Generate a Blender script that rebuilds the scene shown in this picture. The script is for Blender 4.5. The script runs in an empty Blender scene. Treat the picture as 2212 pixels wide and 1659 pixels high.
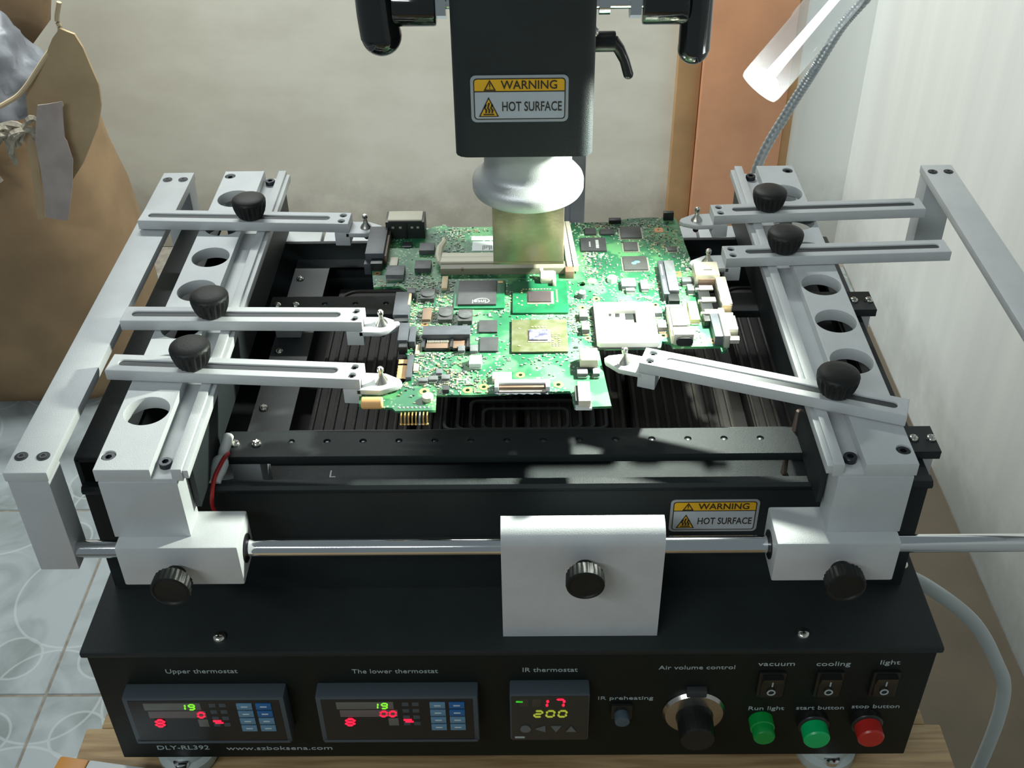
import bpy, bmesh, math, random
from mathutils import Vector, Matrix, Euler
random.seed(7)
R = math.radians
S = 0.001                     # lengths below are written in millimetres
scene = bpy.context.scene
C = scene.collection

# ---------------------------------------------------------------- camera, light, exposure
cam_d = bpy.data.cameras.new('camera'); cam = bpy.data.objects.new('camera', cam_d); C.objects.link(cam)
cam.location = (0.0095, -0.4243, 0.5175)
cam.rotation_euler = (0.91748, 0.01329, 0.00355)
cam_d.sensor_width = 36; cam_d.lens = 39.749
cam_d.clip_start = 0.01; cam_d.clip_end = 50
scene.camera = cam
scene.view_settings.view_transform = 'Standard'
scene.view_settings.look = 'None'
scene.view_settings.gamma = 1
scene.view_settings.use_curve_mapping = False
scene.view_settings.exposure = 0.0

world = bpy.data.worlds.new('room_light'); scene.world = world; world.use_nodes = True
wb = world.node_tree.nodes['Background']
wb.inputs[0].default_value = (0.80, 0.95, 1.0, 1); wb.inputs[1].default_value = 0.2

def area(name, loc, target, size, energy, color, size_y=None, spread=180):
    l = bpy.data.lights.new(name, 'AREA'); l.energy = energy; l.color = color
    l.shape = 'RECTANGLE' if size_y else 'DISK'; l.size = size
    if size_y: l.size_y = size_y
    l.spread = R(spread)
    o = bpy.data.objects.new(name, l); C.objects.link(o); o.location = loc
    o.rotation_euler = (Vector(target)-Vector(loc)).to_track_quat('-Z', 'Y').to_euler()
    return o
# fluorescent tube above and behind the machine; second is an added front fill
area('tube_and_fill_light', (-0.48, 1.64, 1.5), (-0.43, 2.40, 0.2), 1.2, 86, (0.95, 1.0, 0.97), 0.22)
area('tube_and_fill_light', (-0.9, -1.3, 1.5), (0.0, 0.6, -0.2), 1.2, 15, (0.9, 0.97, 1.0), 0.12)
LED = Vector((0.1453, 0.178, 0.268)); LEDDIR = -Vector((41, 22, 42)).normalized()
area('lamp_led_light', LED + LEDDIR*0.006, LED + LEDDIR, 0.016, 1.6, (0.93, 1.0, 0.88), None, 105)

# ---------------------------------------------------------------- materials
def mat(name, color, rough=0.5, metal=0.0, var=0.0, vscale=40.0, bump=0.0, bscale=400.0, emit=None, es=0.0, spec=0.5, alpha=1.0, trans=0.0, color2=None, coat=0.0):
    m = bpy.data.materials.new(name); m.use_nodes = True
    nt = m.node_tree; b = nt.nodes['Principled BSDF']
    b.inputs['Base Color'].default_value = (*color, 1); b.inputs['Roughness'].default_value = rough
    b.inputs['Metallic'].default_value = metal; b.inputs['Specular IOR Level'].default_value = spec
    b.inputs['Alpha'].default_value = alpha; b.inputs['Transmission Weight'].default_value = trans
    b.inputs['Coat Weight'].default_value = coat
    if emit: b.inputs['Emission Color'].default_value = (*emit, 1); b.inputs['Emission Strength'].default_value = es
    tc = nt.nodes.new('ShaderNodeTexCoord')
    n = nt.nodes.new('ShaderNodeTexNoise'); n.inputs['Scale'].default_value = vscale; n.inputs['Detail'].default_value = 5
    nt.links.new(tc.outputs['Object'], n.inputs['Vector'])
    if var > 0 or color2:
        cr = nt.nodes.new('ShaderNodeValToRGB')
        c2 = color2 if color2 else tuple(min(1, c*(1+var)) for c in color)
        c1 = color if color2 else tuple(c*(1-var) for c in color)
        cr.color_ramp.elements[0].color = (*c1, 1); cr.color_ramp.elements[1].color = (*c2, 1)
        cr.color_ramp.elements[0].position = 0.35; cr.color_ramp.elements[1].position = 0.65
        nt.links.new(n.outputs['Fac'], cr.inputs['Fac']); nt.links.new(cr.outputs['Color'], b.inputs['Base Color'])
    if bump > 0:
        n2 = nt.nodes.new('ShaderNodeTexNoise'); n2.inputs['Scale'].default_value = bscale; n2.inputs['Detail'].default_value = 4
        nt.links.new(tc.outputs['Object'], n2.inputs['Vector'])
        bp = nt.nodes.new('ShaderNodeBump'); bp.inputs['Strength'].default_value = bump; bp.inputs['Distance'].default_value = 0.0005
        nt.links.new(n2.outputs['Fac'], bp.inputs['Height']); nt.links.new(bp.outputs['Normal'], b.inputs['Normal'])
    return m

ALU   = mat('anodised_aluminium', (0.55, 0.57, 0.575), 0.5, 0.2, 0.03, 60, 0.25, 1800, spec=.35)
ALU2  = mat('satin_aluminium', (0.54, 0.56, 0.57), 0.5, 0.3, 0.03, 50, 0.25, 1800)
CHROME= mat('polished_steel', (0.72, 0.73, 0.75), 0.10, 1.0)
STEEL = mat('steel', (0.62, 0.60, 0.55), 0.25, 1.0)
NICKEL= mat('nickel_screw', (0.75, 0.73, 0.66), 0.18, 1.0)
BLK   = mat('black_powder_coat', (0.015, 0.020, 0.021), 0.5, 0.0, 0.1, 30, 0.5, 2500, spec=.3)
BLKP  = mat('black_panel_paint', (0.006, 0.009, 0.007), 0.5, 0.0, 0.1, 30, 0.4, 2500, spec=.25)
BLKG  = mat('dark_grey_paint', (0.035, 0.040, 0.042), 0.5, 0.0, 0.1, 30, 0.3, 2500)
BLKPL = mat('black_plastic', (0.010, 0.011, 0.010), 0.30, 0.0)
KNOBM = mat('black_knob_plastic', (0.009, 0.010, 0.009), 0.5, 0.0, 0.1, 200, 0.2, 900, spec=.3)
GLOSSB= mat('glossy_black_plastic', (0.008, 0.009, 0.009), 0.12, 0.0, coat=0.5)
DARK  = mat('dark_socket', (0.02, 0.022, 0.024), 0.4, 0.6)
SCREWB= mat('black_oxide_screw', (0.05, 0.055, 0.06), 0.35, 0.8)
HEAT  = mat('heater_ceramic', (0.028, 0.025, 0.020), 0.55, 0.0, 0.15, 60, 0.5, 900)
HEATB = mat('heater_base', (0.012, 0.010, 0.009), 0.7)
YEL   = mat('warning_yellow', (0.72, 0.40, 0.015), 0.4)
LABW  = mat('label_white', (0.42, 0.46, 0.50), 0.4)
LABS  = mat('label_silver', (0.40, 0.43, 0.46), 0.35, 0.3)
INK   = mat('label_ink', (0.03, 0.022, 0.012), 0.5)
PRINT = mat('panel_print', (0.36, 0.42, 0.42), 0.6)
NOZ   = mat('nozzle_steel', (0.25, 0.215, 0.155), 0.25, 0.9, 0.12, 90, 0.1, 500)

# ---------------------------------------------------------------- helpers
ORG = Vector((0, 0, 0))       # origin of the thing being built (mm)
def tag(o, label=None, cat=None, group=None, kind=None):
    if label: o['label'] = label
    if cat: o['category'] = cat
    if group: o['group'] = group
    if kind: o['kind'] = kind
    return o
def thing(name, label, cat, loc=(0, 0, 0), group=None):
    global ORG
    e = bpy.data.objects.new(name, None); C.objects.link(e); e.empty_display_size = 0.02
    ORG = Vector(loc); e.location = ORG*S
    return tag(e, label, cat, group)
def link(name, me, m, parent=None, label=None, kind=None):
    me.materials.clear(); me.materials.append(m)
    o = bpy.data.objects.new(name, me); C.objects.link(o)
    if parent: o.parent = parent
    if label: o['label'] = label
    if kind: o['kind'] = kind
    return o
def smooth_by_angle(me, deg=35):
    for p in me.polygons: p.use_smooth = True
    try: me.set_sharp_from_angle(angle=R(deg))
    except Exception: pass
class MB:
    def __init__(s): s.bm = bmesh.new()
    def _new(s, vs0): return [v for v in s.bm.verts[vs0:]]
    def box(s, x0, x1, y0, y1, z0, z1, bev=0.0, seg=2, mtx=None, zonly=False):
        t = bmesh.new()
        bmesh.ops.create_cube(t, size=1)
        for v in t.verts: v.co = Vector((x0+(v.co.x+.5)*(x1-x0), y0+(v.co.y+.5)*(y1-y0), z0+(v.co.z+.5)*(z1-z0)))
        if bev > 0:
            ed = t.edges[:] if not zonly else [e for e in t.edges if abs(e.verts[0].co.z-e.verts[1].co.z) > 1e-6]
            bmesh.ops.bevel(t, geom=ed, offset=bev, segments=seg, profile=0.6, affect='EDGES')
        s._merge(t, mtx); return s
    def _merge(s, t, mtx=None):
        if mtx is not None: t.transform(mtx)
        me = bpy.data.meshes.new('tmp'); t.to_mesh(me); t.free(); s.bm.from_mesh(me); bpy.data.meshes.remove(me)
    def cyl(s, p0, p1, r0, r1=None, n=32, bev=0.0, cap=True):
        p0 = Vector(p0); p1 = Vector(p1); r1 = r0 if r1 is None else r1; h = (p1-p0).length
        t = bmesh.new(); bmesh.ops.create_cone(t, cap_ends=cap, segments=n, radius1=r0, radius2=r1, depth=h)
        if bev > 0:
            bmesh.ops.bevel(t, geom=[e for e in t.edges if abs(abs(e.verts[0].co.z)-h/2) < 1e-5 and abs(abs(e.verts[1].co.z)-h/2) < 1e-5 and e.verts[0].co.z*e.verts[1].co.z > 0], offset=bev, segments=2, profile=0.6, affect='EDGES')
        q = (p1-p0).normalized().to_track_quat('Z', 'Y').to_matrix().to_4x4()
        s._merge(t, Matrix.Translation((p0+p1)/2) @ q); return s
    def sphere(s, c, r, sc=(1, 1, 1), n=16):
        t = bmesh.new(); bmesh.ops.create_uvsphere(t, u_segments=n*2, v_segments=n, radius=r)
        s._merge(t, Matrix.Translation(Vector(c)) @ Matrix.Diagonal((*sc, 1))); return s
    def prism(s, poly, a0, a1, axis='z'):   # polygon in the two other axes, extruded along axis
        t = bmesh.new(); f = []
        def P(u, v, w): return {'z': (u, v, w), 'x': (w, u, v), 'y': (u, w, v)}[axis]
        A = [t.verts.new(P(u, v, a0)) for u, v in poly]; B = [t.verts.new(P(u, v, a1)) for u, v in poly]
        n = len(poly); t.faces.new(A[::-1]); t.faces.new(B)
        for i in range(n): t.faces.new((A[i], A[(i+1) % n], B[(i+1) % n], B[i]))
        bmesh.ops.recalc_face_normals(t, faces=t.faces[:]); s._merge(t); return s
    def lathe(s, prof, center=(0, 0, 0), n=40, axis='z', flute=0, fd=0.0, fz=None):  # prof: (radius, height)
        t = bmesh.new(); rings = []
        for r, h in prof:
            ring = []
            for i in range(n):
                a = 2*math.pi*i/n; rr = r
                if flute and fz and fz[0] <= h <= fz[1]: rr = r*(1 - fd*(0.5+0.5*math.cos(flute*a)))
                ring.append(t.verts.new((rr*math.cos(a), rr*math.sin(a), h)))
            rings.append(ring)
        for a, b in zip(rings, rings[1:]):
            for i in range(n): t.faces.new((a[i], a[(i+1) % n], b[(i+1) % n], b[i]))
        t.faces.new(rings[0][::-1]); t.faces.new(rings[-1])
        bmesh.ops.recalc_face_normals(t, faces=t.faces[:])
        rot = {'z': Matrix.Identity(4), '-y': Matrix.Rotation(R(90), 4, 'X'), 'x': Matrix.Rotation(R(90), 4, 'Y'), '-x': Matrix.Rotation(R(-90), 4, 'Y')}[axis]
        s._merge(t, Matrix.Translation(Vector(center)) @ rot); return s
    def tube(s, pts, r, n=10, closed=False, rfun=None):
        pts = [Vector(p) for p in pts]; t = bmesh.new(); rings = []
        up = Vector((0, 0, 1)); N = len(pts)
        for i, p in enumerate(pts):
            d = (pts[(i+1) % N if closed else min(i+1, N-1)] - pts[(i-1) % N if closed else max(i-1, 0)]).normalized()
            a = d.cross(up); a = a.normalized() if a.length > 1e-4 else Vector((1, 0, 0)); b = d.cross(a).normalized()
            rr = rfun(i) if rfun else r
            rings.append([t.verts.new(p + a*rr*math.cos(2*math.pi*k/n) + b*rr*math.sin(2*math.pi*k/n)) for k in range(n)])
        for i in range(N if closed else N-1):
            a, b = rings[i], rings[(i+1) % N]
            for k in range(n): t.faces.new((a[k], a[(k+1) % n], b[(k+1) % n], b[k]))
        if not closed: t.faces.new(rings[0][::-1]); t.faces.new(rings[-1])
        bmesh.ops.recalc_face_normals(t, faces=t.faces[:]); s._merge(t); return s
    def mesh(s, me, mtx=None):
        t = bmesh.new(); t.from_mesh(me); s._merge(t, mtx); return s
    def build(s, name, m, parent=None, label=None, kind=None, smooth=True, org=None, rootloc=None):
        me = bpy.data.meshes.new(name); o = ORG if org is None else Vector(org)
        s.bm.transform(Matrix.Scale(S, 4) @ Matrix.Translation(-o)); s.bm.to_mesh(me); s.bm.free()
        if smooth: smooth_by_angle(me)
        ob = link(name, me, m, parent, label, kind)
        return ob
def catmull(pts, n=12):
    P = [Vector(p) for p in pts]; P = [2*P[0]-P[1]] + P + [2*P[-1]-P[-2]]; out = []
    for i in range(1, len(P)-2):
        for k in range(n):
            t = k/n; a, b, c, d = P[i-1:i+3]
            out.append(0.5*((2*b)+(c-a)*t+(2*a-5*b+4*c-d)*t*t+(3*b-a-3*c+d)*t**3))
    out.append(P[-2]); return out
def circle(cx, cy, r, n=28): return [(cx+r*math.cos(2*math.pi*i/n), cy+r*math.sin(2*math.pi*i/n)) for i in range(n)]
def slot(x0, x1, y, r, n=8):
    return [(x1-r+r*math.cos(a), y+r*math.sin(a)) for a in [math.pi*(-.5+i/n) for i in range(n+1)]] + \
           [(x0+r+r*math.cos(a), y+r*math.sin(a)) for a in [math.pi*(.5+i/n) for i in range(n+1)]]
def rect(x0, x1, y0, y1): return [(x0, y0), (x1, y0), (x1, y1), (x0, y1)]
def rrect(x0, x1, y0, y1, r, n=6):
    out = []
    for cx, cy, a0 in ((x1-r, y1-r, 0), (x0+r, y1-r, 90), (x0+r, y0+r, 180), (x1-r, y0+r, 270)):
        out += [(cx+r*math.cos(R(a0+90*i/n)), cy+r*math.sin(R(a0+90*i/n))) for i in range(n+1)]
    return out
def plate_mesh(loops, z0, z1, bev=0.0):     # flat plate with holes, from filled 2-D curves
    cu = bpy.data.curves.new('plate', 'CURVE'); cu.dimensions = '2D'; cu.fill_mode = 'BOTH'
    cu.extrude = (z1-z0)/2 - bev; cu.bevel_depth = bev; cu.bevel_resolution = 1; cu.offset = -bev
    for lp in loops:
        sp = cu.splines.new('POLY'); sp.points.add(len(lp)-1); sp.use_cyclic_u = True
        for p, q in zip(sp.points, lp): p.co = (q[0], q[1], 0, 1)
    o = bpy.data.objects.new('plate', cu); C.objects.link(o)
    me = bpy.data.meshes.new_from_object(o.evaluated_get(bpy.context.evaluated_depsgraph_get()))
    bpy.data.objects.remove(o); bpy.data.curves.remove(cu)
    me.transform(Matrix.Translation((0, 0, (z0+z1)/2))); return me
TXT = {}
def text_mesh(txt, size, depth=0.06, align='CENTER', bold=0.0, shear=0.0, sx=1.0):
    cu = bpy.data.curves.new('txt', 'FONT'); cu.body = txt; cu.size = size; cu.extrude = depth; cu.align_x = align; cu.align_y = 'CENTER'
    cu.offset = bold; cu.shear = shear; cu.resolution_u = 3
    o = bpy.data.objects.new('txt', cu); C.objects.link(o)
    me = bpy.data.meshes.new_from_object(o.evaluated_get(bpy.context.evaluated_depsgraph_get()))
    bpy.data.objects.remove(o); bpy.data.curves.remove(cu)
    if sx != 1: me.transform(Matrix.Diagonal((sx, 1, 1, 1)))
    return me
def fit_text(txt, x0, x1, h, bold=.12):
    me = text_mesh(txt, 10, .25, bold=bold); xs = [v.co.x for v in me.vertices]; ys = [v.co.y for v in me.vertices]
    me.transform(Matrix.Translation((-min(xs), -(max(ys)+min(ys))/2, 0))); me.transform(Matrix.Diagonal(((x1-x0)/(max(xs)-min(xs)), h/(max(ys)-min(ys)), .2, 1))); me.transform(Matrix.Translation((x0, 0, 0))); return me
FRONT = Matrix.Rotation(R(90), 4, 'X')      # XY text -> standing in XZ, facing -Y
def T(x, y, z): return Matrix.Translation((x, y, z))
def copy_tree(o, parent=None, loc=None, rotz=None):
    c = o.copy(); C.objects.link(c)
    if parent: c.parent = parent
    if loc is not None: c.location = Vector(loc)*S
    if rotz is not None: c.rotation_euler = (0, 0, rotz)
    for ch in [x for x in bpy.data.objects if x.parent == o and x != c]: copy_tree(ch, c)
    return c
def place(me, name, m, parent, loc, rot=None, label=None):
    o = bpy.data.objects.new(name, me); C.objects.link(o)
    if not me.materials: me.materials.append(m)
    o.parent = parent; o.location = (Vector(loc)-ORG)*S
    if rot: o.rotation_euler = rot
    if label: o['label'] = label
    return o

# shared small meshes
def mk(mb, name, m):
    me = bpy.data.meshes.new(name); mb.bm.transform(Matrix.Scale(S, 4)); mb.bm.to_mesh(me); mb.bm.free(); smooth_by_angle(me); me.materials.append(m); return me
def socket_screw(r, hexr=None, m=SCREWB, flat=False):
    hexr = hexr or r*0.52; b = MB()
    # cap with a hexagonal recess
    t = bmesh.new(); n = 24
    def ring(rr, z, hexa=False):
        o = []
        for i in range(n):
            a = 2*math.pi*i/n; q = rr
            if hexa: q = rr*math.cos(math.pi/6)/math.cos((a % (math.pi/3))-math.pi/6)
            o.append(t.verts.new((q*math.cos(a), q*math.sin(a), z)))
        return o
    rs = [ring(r, -3), ring(r, -0.35), ring(r*0.93, 0), ring(hexr, 0, True), ring(hexr, -1.6, True)]
    for a, c in zip(rs, rs[1:]):
        for i in range(n): t.faces.new((a[i], a[(i+1) % n], c[(i+1) % n], c[i]))
    t.faces.new(rs[-1]); t.faces.new(rs[0][::-1]); bmesh.ops.recalc_face_normals(t, faces=t.faces[:]); b._merge(t)
    return mk(b, 'socket_screw', m)
SCR4 = socket_screw(3.6); SCR3 = socket_screw(2.3)
def pan_screw(r, m):    # domed head with a cross recess
    b = MB(); b.lathe([(r, 0), (r, r*0.25), (r*0.85, r*0.5), (r*0.55, r*0.68), (0.2, r*0.74)], n=24)
    b.box(-r*0.55, r*0.55, -r*0.12, r*0.12, r*0.66, r*0.78); b.box(-r*0.12, r*0.12, -r*0.55, r*0.55, r*0.66, r*0.78)
    return mk(b, 'pan_screw', m)
PAN = pan_screw(3.9, NICKEL); PANS = pan_screw(2.9, NICKEL)

# ---------------------------------------------------------------- measured tables (mm)
PCB_OUTLINE = [ (-85.8,262.7),(-72.2,262.4),(-59.3,261.5),(-51.6,267.1),(-44.3,268.9),(-42.9,265.7),(-12.6,265.7),(12.8,267.8),(36.4,269.9),(69.0,270.6),(84.2,275.5),(95.7,276.6),(102.8,276.5),(116.0,275.5),(117.7,268.3),(118.6,240.5),(120.0,221.2),(119.8,197.0),(125.1,169.8),(129.0,136.7),(129.5,117.1),(125.7,115.3),(125.4,120.9),(97.5,120.9),(96.6,125.1),(91.8,126.6),(90.5,120.0),(53.6,120.1),(54.4,105.8),(57.6,65.1),(37.1,64.1),(36.4,70.8),(36.3,75.4),(35.1,78.8),(8.3,78.3),(-19.0,76.1),(-39.9,76.4),(-39.6,62.7),(-61.8,62.2),(-63.9,65.1),(-82.6,66.5),(-83.4,76.1),(-69.1,79.3),(-60.2,86.5),(-56.5,93.0),(-59.1,113.4),(-63.1,121.9),(-64.9,123.8),(-59.9,137.2),(-60.9,150.6),(-61.4,165.5),(-62.1,182.6),(-70.4,190.4),(-86.7,189.0),(-90.5,214.5),(-82.4,216.1),(-83.4,230.9),(-84.8,255.6) ]
COMP = [
 ('rear_port_block',-82.9,-58.4,250.6,262.6,14,'special_rear'),
 ('edge_connector',-94.4,-82.2,216.1,252.0,9,'conn'),
 ('memory_slot_rail',-44.4,35.0,209.6,221.2,6,'cream'),
 ('label_sticker',-25.9,-10.4,231.1,255.7,0.3,'white'),
 ('oscillator',-78.7,-73.5,213.6,224.1,1.5,'cream'),
 ('power_choke',-79.4,-67.7,197.5,209.4,4,'gray'),
 ('small_chip',-72.4,-65.9,238.1,244.8,1,'ic'),
 ('power_choke',-60.1,-49.9,228.8,239.1,3.5,'grayic'),
 ('power_choke',-61.5,-50.9,206.0,216.3,3.5,'grayic'),
 ('tantalum_capacitor',-42.9,-39.0,183.8,198.1,2.5,'tan'),
 ('round_choke',-55.4,-46.4,170.4,181.6,4,'round'),
 ('round_choke',-43.1,-34.1,147.0,160.7,4,'round'),
 ('round_choke',-30.9,-21.9,145.3,157.9,4,'round'),
 ('polymer_capacitor',-52.8,-47.4,147.6,160.3,3,'brown'),
 ('controller_chip',-34.0,-2.4,162.2,194.2,1.2,'greensub'),
 ('memory_chip',-17.8,-6.6,136.3,149.1,1.2,'ic'),
 ('memory_chip',-16.7,-5.8,116.7,130.8,1.2,'ic'),
 ('card_slot',-51.0,-22.6,127.0,136.5,6,'conn'),
 ('side_connector',-70.5,-60.9,148.5,174.4,6,'conn'),
 ('side_connector',-65.4,-59.3,121.5,139.9,6,'conn'),
 ('side_connector_tab',-58.9,-55.0,121.4,137.8,5,'conn'),
 ('ribbon_connector',-58.2,-55.0,89.8,111.8,2.5,'conn'),
 ('tan_chip',-54.7,-52.2,113.6,123.4,1.5,'tan'),
 ('tan_chip',-54.6,-51.6,97.2,104.4,1.5,'tan'),
 ('inductor',-50.8,-45.3,86.2,89.6,2.5,'gray'),
 ('inductor',-45.1,-39.8,87.4,91.3,2.5,'gray'),
 ('inductor',-37.8,-33.0,88.2,92.5,2.5,'gray'),
 ('inductor',-36.7,-32.8,77.8,82.1,2.5,'ic'),
 ('inductor',-41.2,-37.5,93.5,97.9,2.5,'gray'),
 ('inductor',-29.4,-25.3,114.8,120.0,3,'gray'),
 ('inductor',-22.3,-17.7,114.3,120.8,3,'gray'),
 ('white_capacitor',-22.3,-15.1,100.1,108.7,4,'white'),
 ('fuse_block',-80.9,-69.1,62.7,70.5,5,'orange'),
 ('display_connector',-7.3,23.9,79.7,85.1,4,'white'),
 ('small_socket',-8.8,2.3,87.1,93.6,3,'cream'),
 ('square_connector',41.5,52.1,97.8,110.0,8,'cream'),
 ('inductor',39.7,45.8,91.2,96.9,3,'gray'),
 ('inductor',48.7,52.6,91.1,96.8,3,'gray'),
 ('cable_connector',39.2,46.0,62.3,80.3,6,'cream'),
 ('bridge_processor',2.6,37.1,156.2,192.7,1.4,'greensub'),
 ('graphics_processor',2.1,35.6,115.2,148.8,1.4,'olivesub'),
 ('wire_connector',20.2,29.7,189.2,198.6,6,'cream'),
 ('processor_socket',52.6,89.3,119.0,162.7,4.5,'socket'),
 ('block_capacitor',43.5,48.6,147.6,155.7,4,'gray'),
 ('block_capacitor',44.3,49.0,133.7,142.0,4,'gray'),
 ('block_capacitor',89.2,94.2,150.9,158.0,4,'gray'),
 ('block_capacitor',90.2,95.4,135.4,143.3,4,'gray'),
 ('small_chip',52.0,59.5,252.2,260.4,1.5,'ic'),
 ('small_chip',62.4,71.9,252.0,258.9,1.5,'ic'),
 ('flash_chip',48.4,65.4,230.1,247.1,1.5,'ic'),
 ('quad_flat_chip',76.2,90.3,246.7,261.8,1.5,'qfp'),
 ('quad_flat_chip',77.2,86.4,230.2,241.0,1.5,'qfp'),
 ('quad_flat_chip',75.3,90.9,205.6,222.3,1.5,'qfp'),
 ('small_chip',106.1,112.2,229.0,234.4,1.5,'qfp'),
 ('power_choke',71.7,81.1,182.4,192.2,3.5,'gray'),
 ('power_choke',83.9,88.9,180.5,191.4,2.5,'gray'),
 ('inductor',74.1,79.9,178.5,182.2,2.5,'gray'),
 ('switch_block',69.3,77.7,267.8,271.7,3,'black'),
 ('switch_block',107.4,114.5,272.1,275.4,6,'black'),
 ('card_reader_slot',100.5,106.8,171.6,207.5,7,'conn'),
 ('port_block',117.7,133.0,181.2,197.2,12,'metalbig'),
 ('port_block',130.1,136.6,151.3,182.4,10,'metal'),
 ('video_port',127.2,130.7,119.0,148.7,9,'metal'),
 ('jack_body',98.5,107.1,132.9,154.3,7,'grayic'),
 ('jack_shell',97.9,109.8,122.3,130.4,8,'metal'),
 ('film_capacitor',110.8,116.4,143.5,163.8,4,'tan'),
 ('inductor',110.5,117.2,186.4,191.9,4,'gray'),
 ('inductor',112.8,117.1,176.0,183.6,4,'gray'),
 ('black_header',118.4,125.6,140.4,184.6,6,'black'),
]
RINGS = [ (-46.9,79.5,2.9),(-22.6,80.4,2.8),(-13.5,83.3,2.8),(28.8,84.9,2.9),(7.3,94.3,2.6),(-85.9,205.8,2.2),(-51.0,146.9,2.4),(55.2,173.1,2.4),(46.0,163.2,2.2),(47.8,130.2,2.2),(91.7,165.6,2.2),(93.2,132.4,2.8),(122.5,126.2,2.8),(103.0,258.9,3.0),(109.0,201.7,3.0) ]
FLAP_PTS = [(-711,-105),(-692,-116),(-685,-139),(-682,-169),(-678,-204),(-682,-240),(-693,-273),(-712,-306),(-730,-335),(-752,-361),(-770,-383),(-814,-382),(-818,-296),(-800,-215),(-770,-176),(-744,-146),(-726,-120)]
BACK_PTS = [(-964,-70),(-832,-72),(-844,-153),(-857,-204),(-918,-265),(-1023,-264)]
STRIP_PTS = [(-770,-222),(-732,-219),(-731,-226),(-750,-251),(-738,-285),(-737,-319),(-752,-370),(-774,-432),(-814,-430),(-803,-352),(-791,-285)]
EDGE_PTS = [(-808,-263),(-795,-288),(-807,-355),(-816,-431),(-831,-436),(-823,-372),(-816,-312)]
RIM_PTS = [(-704,-66),(-714,-92),(-713,-108),(-724,-128),(-746,-151),(-766,-173),(-787,-196),(-809,-216),(-832,-229),(-853,-239)]

# ================================================================ ROOM
def tile_material():
    m = bpy.data.materials.new('floor_tile_glaze'); m.use_nodes = True; nt = m.node_tree; L = nt.links.new
    b = nt.nodes['Principled BSDF']; b.inputs['Roughness'].default_value = 0.28
    tc = nt.nodes.new('ShaderNodeTexCoord'); n = nt.nodes.new('ShaderNodeTexNoise'); n.inputs['Scale'].default_value = 9; n.inputs['Detail'].default_value = 8; n.inputs['Distortion'].default_value = 1.2
    L(tc.outputs['Object'], n.inputs['Vector'])
    # printed overlapping discs around each tile corner and the tile's middle
    sep = nt.nodes.new('ShaderNodeSeparateXYZ'); L(tc.outputs['Object'], sep.inputs[0])
    def math_(op, a, b_=None, c=None):
        x = nt.nodes.new('ShaderNodeMath'); x.operation = op
        for i, v in enumerate((a, b_, c)):
            if v is None: continue
            if isinstance(v, (int, float)): x.inputs[i].default_value = v
            else: L(v, x.inputs[i])
        return x.outputs[0]
    ax = math_('ABSOLUTE', sep.outputs[0]); ay = math_('ABSOLUTE', sep.outputs[1])
    def disc(cx, cy, r, w=0.006):
        dx = math_('SUBTRACT', ax, cx); dy = math_('SUBTRACT', ay, cy)
        d = math_('SQRT', math_('ADD', math_('MULTIPLY', dx, dx), math_('MULTIPLY', dy, dy)))
        return math_('LESS_THAN', d, r), math_('LESS_THAN', math_('ABSOLUTE', math_('SUBTRACT', d, r)), 0.002)
    d1, e1 = disc(0.2, 0.2, 0.085); d2, e2 = disc(0.0, 0.2, 0.11); d3, e3 = disc(0.2, 0.0, 0.11); d4, e4 = disc(0.13, 0.13, 0.04)
    s = math_('ADD', math_('MULTIPLY', d1, 0.25), math_('ADD', math_('MULTIPLY', d2, 0.3), math_('ADD', math_('MULTIPLY', d3, -0.25), math_('MULTIPLY', d4, 0.35))))
    e = math_('MAXIMUM', math_('MAXIMUM', e1, e2), math_('MAXIMUM', e3, e4))
    f = math_('ADD', math_('MULTIPLY', n.outputs['Fac'], 1.1), math_('MULTIPLY', s, -0.22))
    cr = nt.nodes.new('ShaderNodeValToRGB'); cr.color_ramp.elements[0].position = 0.25; cr.color_ramp.elements[1].position = 0.6
    cr.color_ramp.elements[0].color = (0.16, 0.19, 0.185, 1); cr.color_ramp.elements[1].color = (0.31, 0.345, 0.36, 1)
    L(f, cr.inputs['Fac'])
    mx = nt.nodes.new('ShaderNodeMixRGB'); L(math_('MULTIPLY', e, 0.35), mx.inputs[0]); L(cr.outputs['Color'], mx.inputs[1]); mx.inputs[2].default_value = (0.5, 0.54, 0.55, 1)
    L(mx.outputs[0], b.inputs['Base Color']); return m
TILE = tile_material()
GROUT = mat('grout', (0.20, 0.18, 0.15), 0.9, 0, 0.2, 60)
FZ = -877
b = MB(); b.box(-2400, 1200, -1400, 2050, FZ-40, FZ-1.5)
floor = tag(b.build('floor', GROUT, smooth=False), 'grey glazed tile floor with brown grout lines', kind='structure')
b = MB(); b.box(-198, 198, -198, 198, 0, 8, 1.2, 1, mtx=None)
TM = mk(b, 'tile', TILE)
for i in range(-5, 3):
    for j in range(-3, 4):
        cx = -714+200+400*i; cy = 638-200+400*j
        if cy < -700: continue
        o = place(TM, 'tile', TILE, floor, (cx, cy, FZ-8)); o.rotation_euler = (0, 0, 0)

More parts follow.
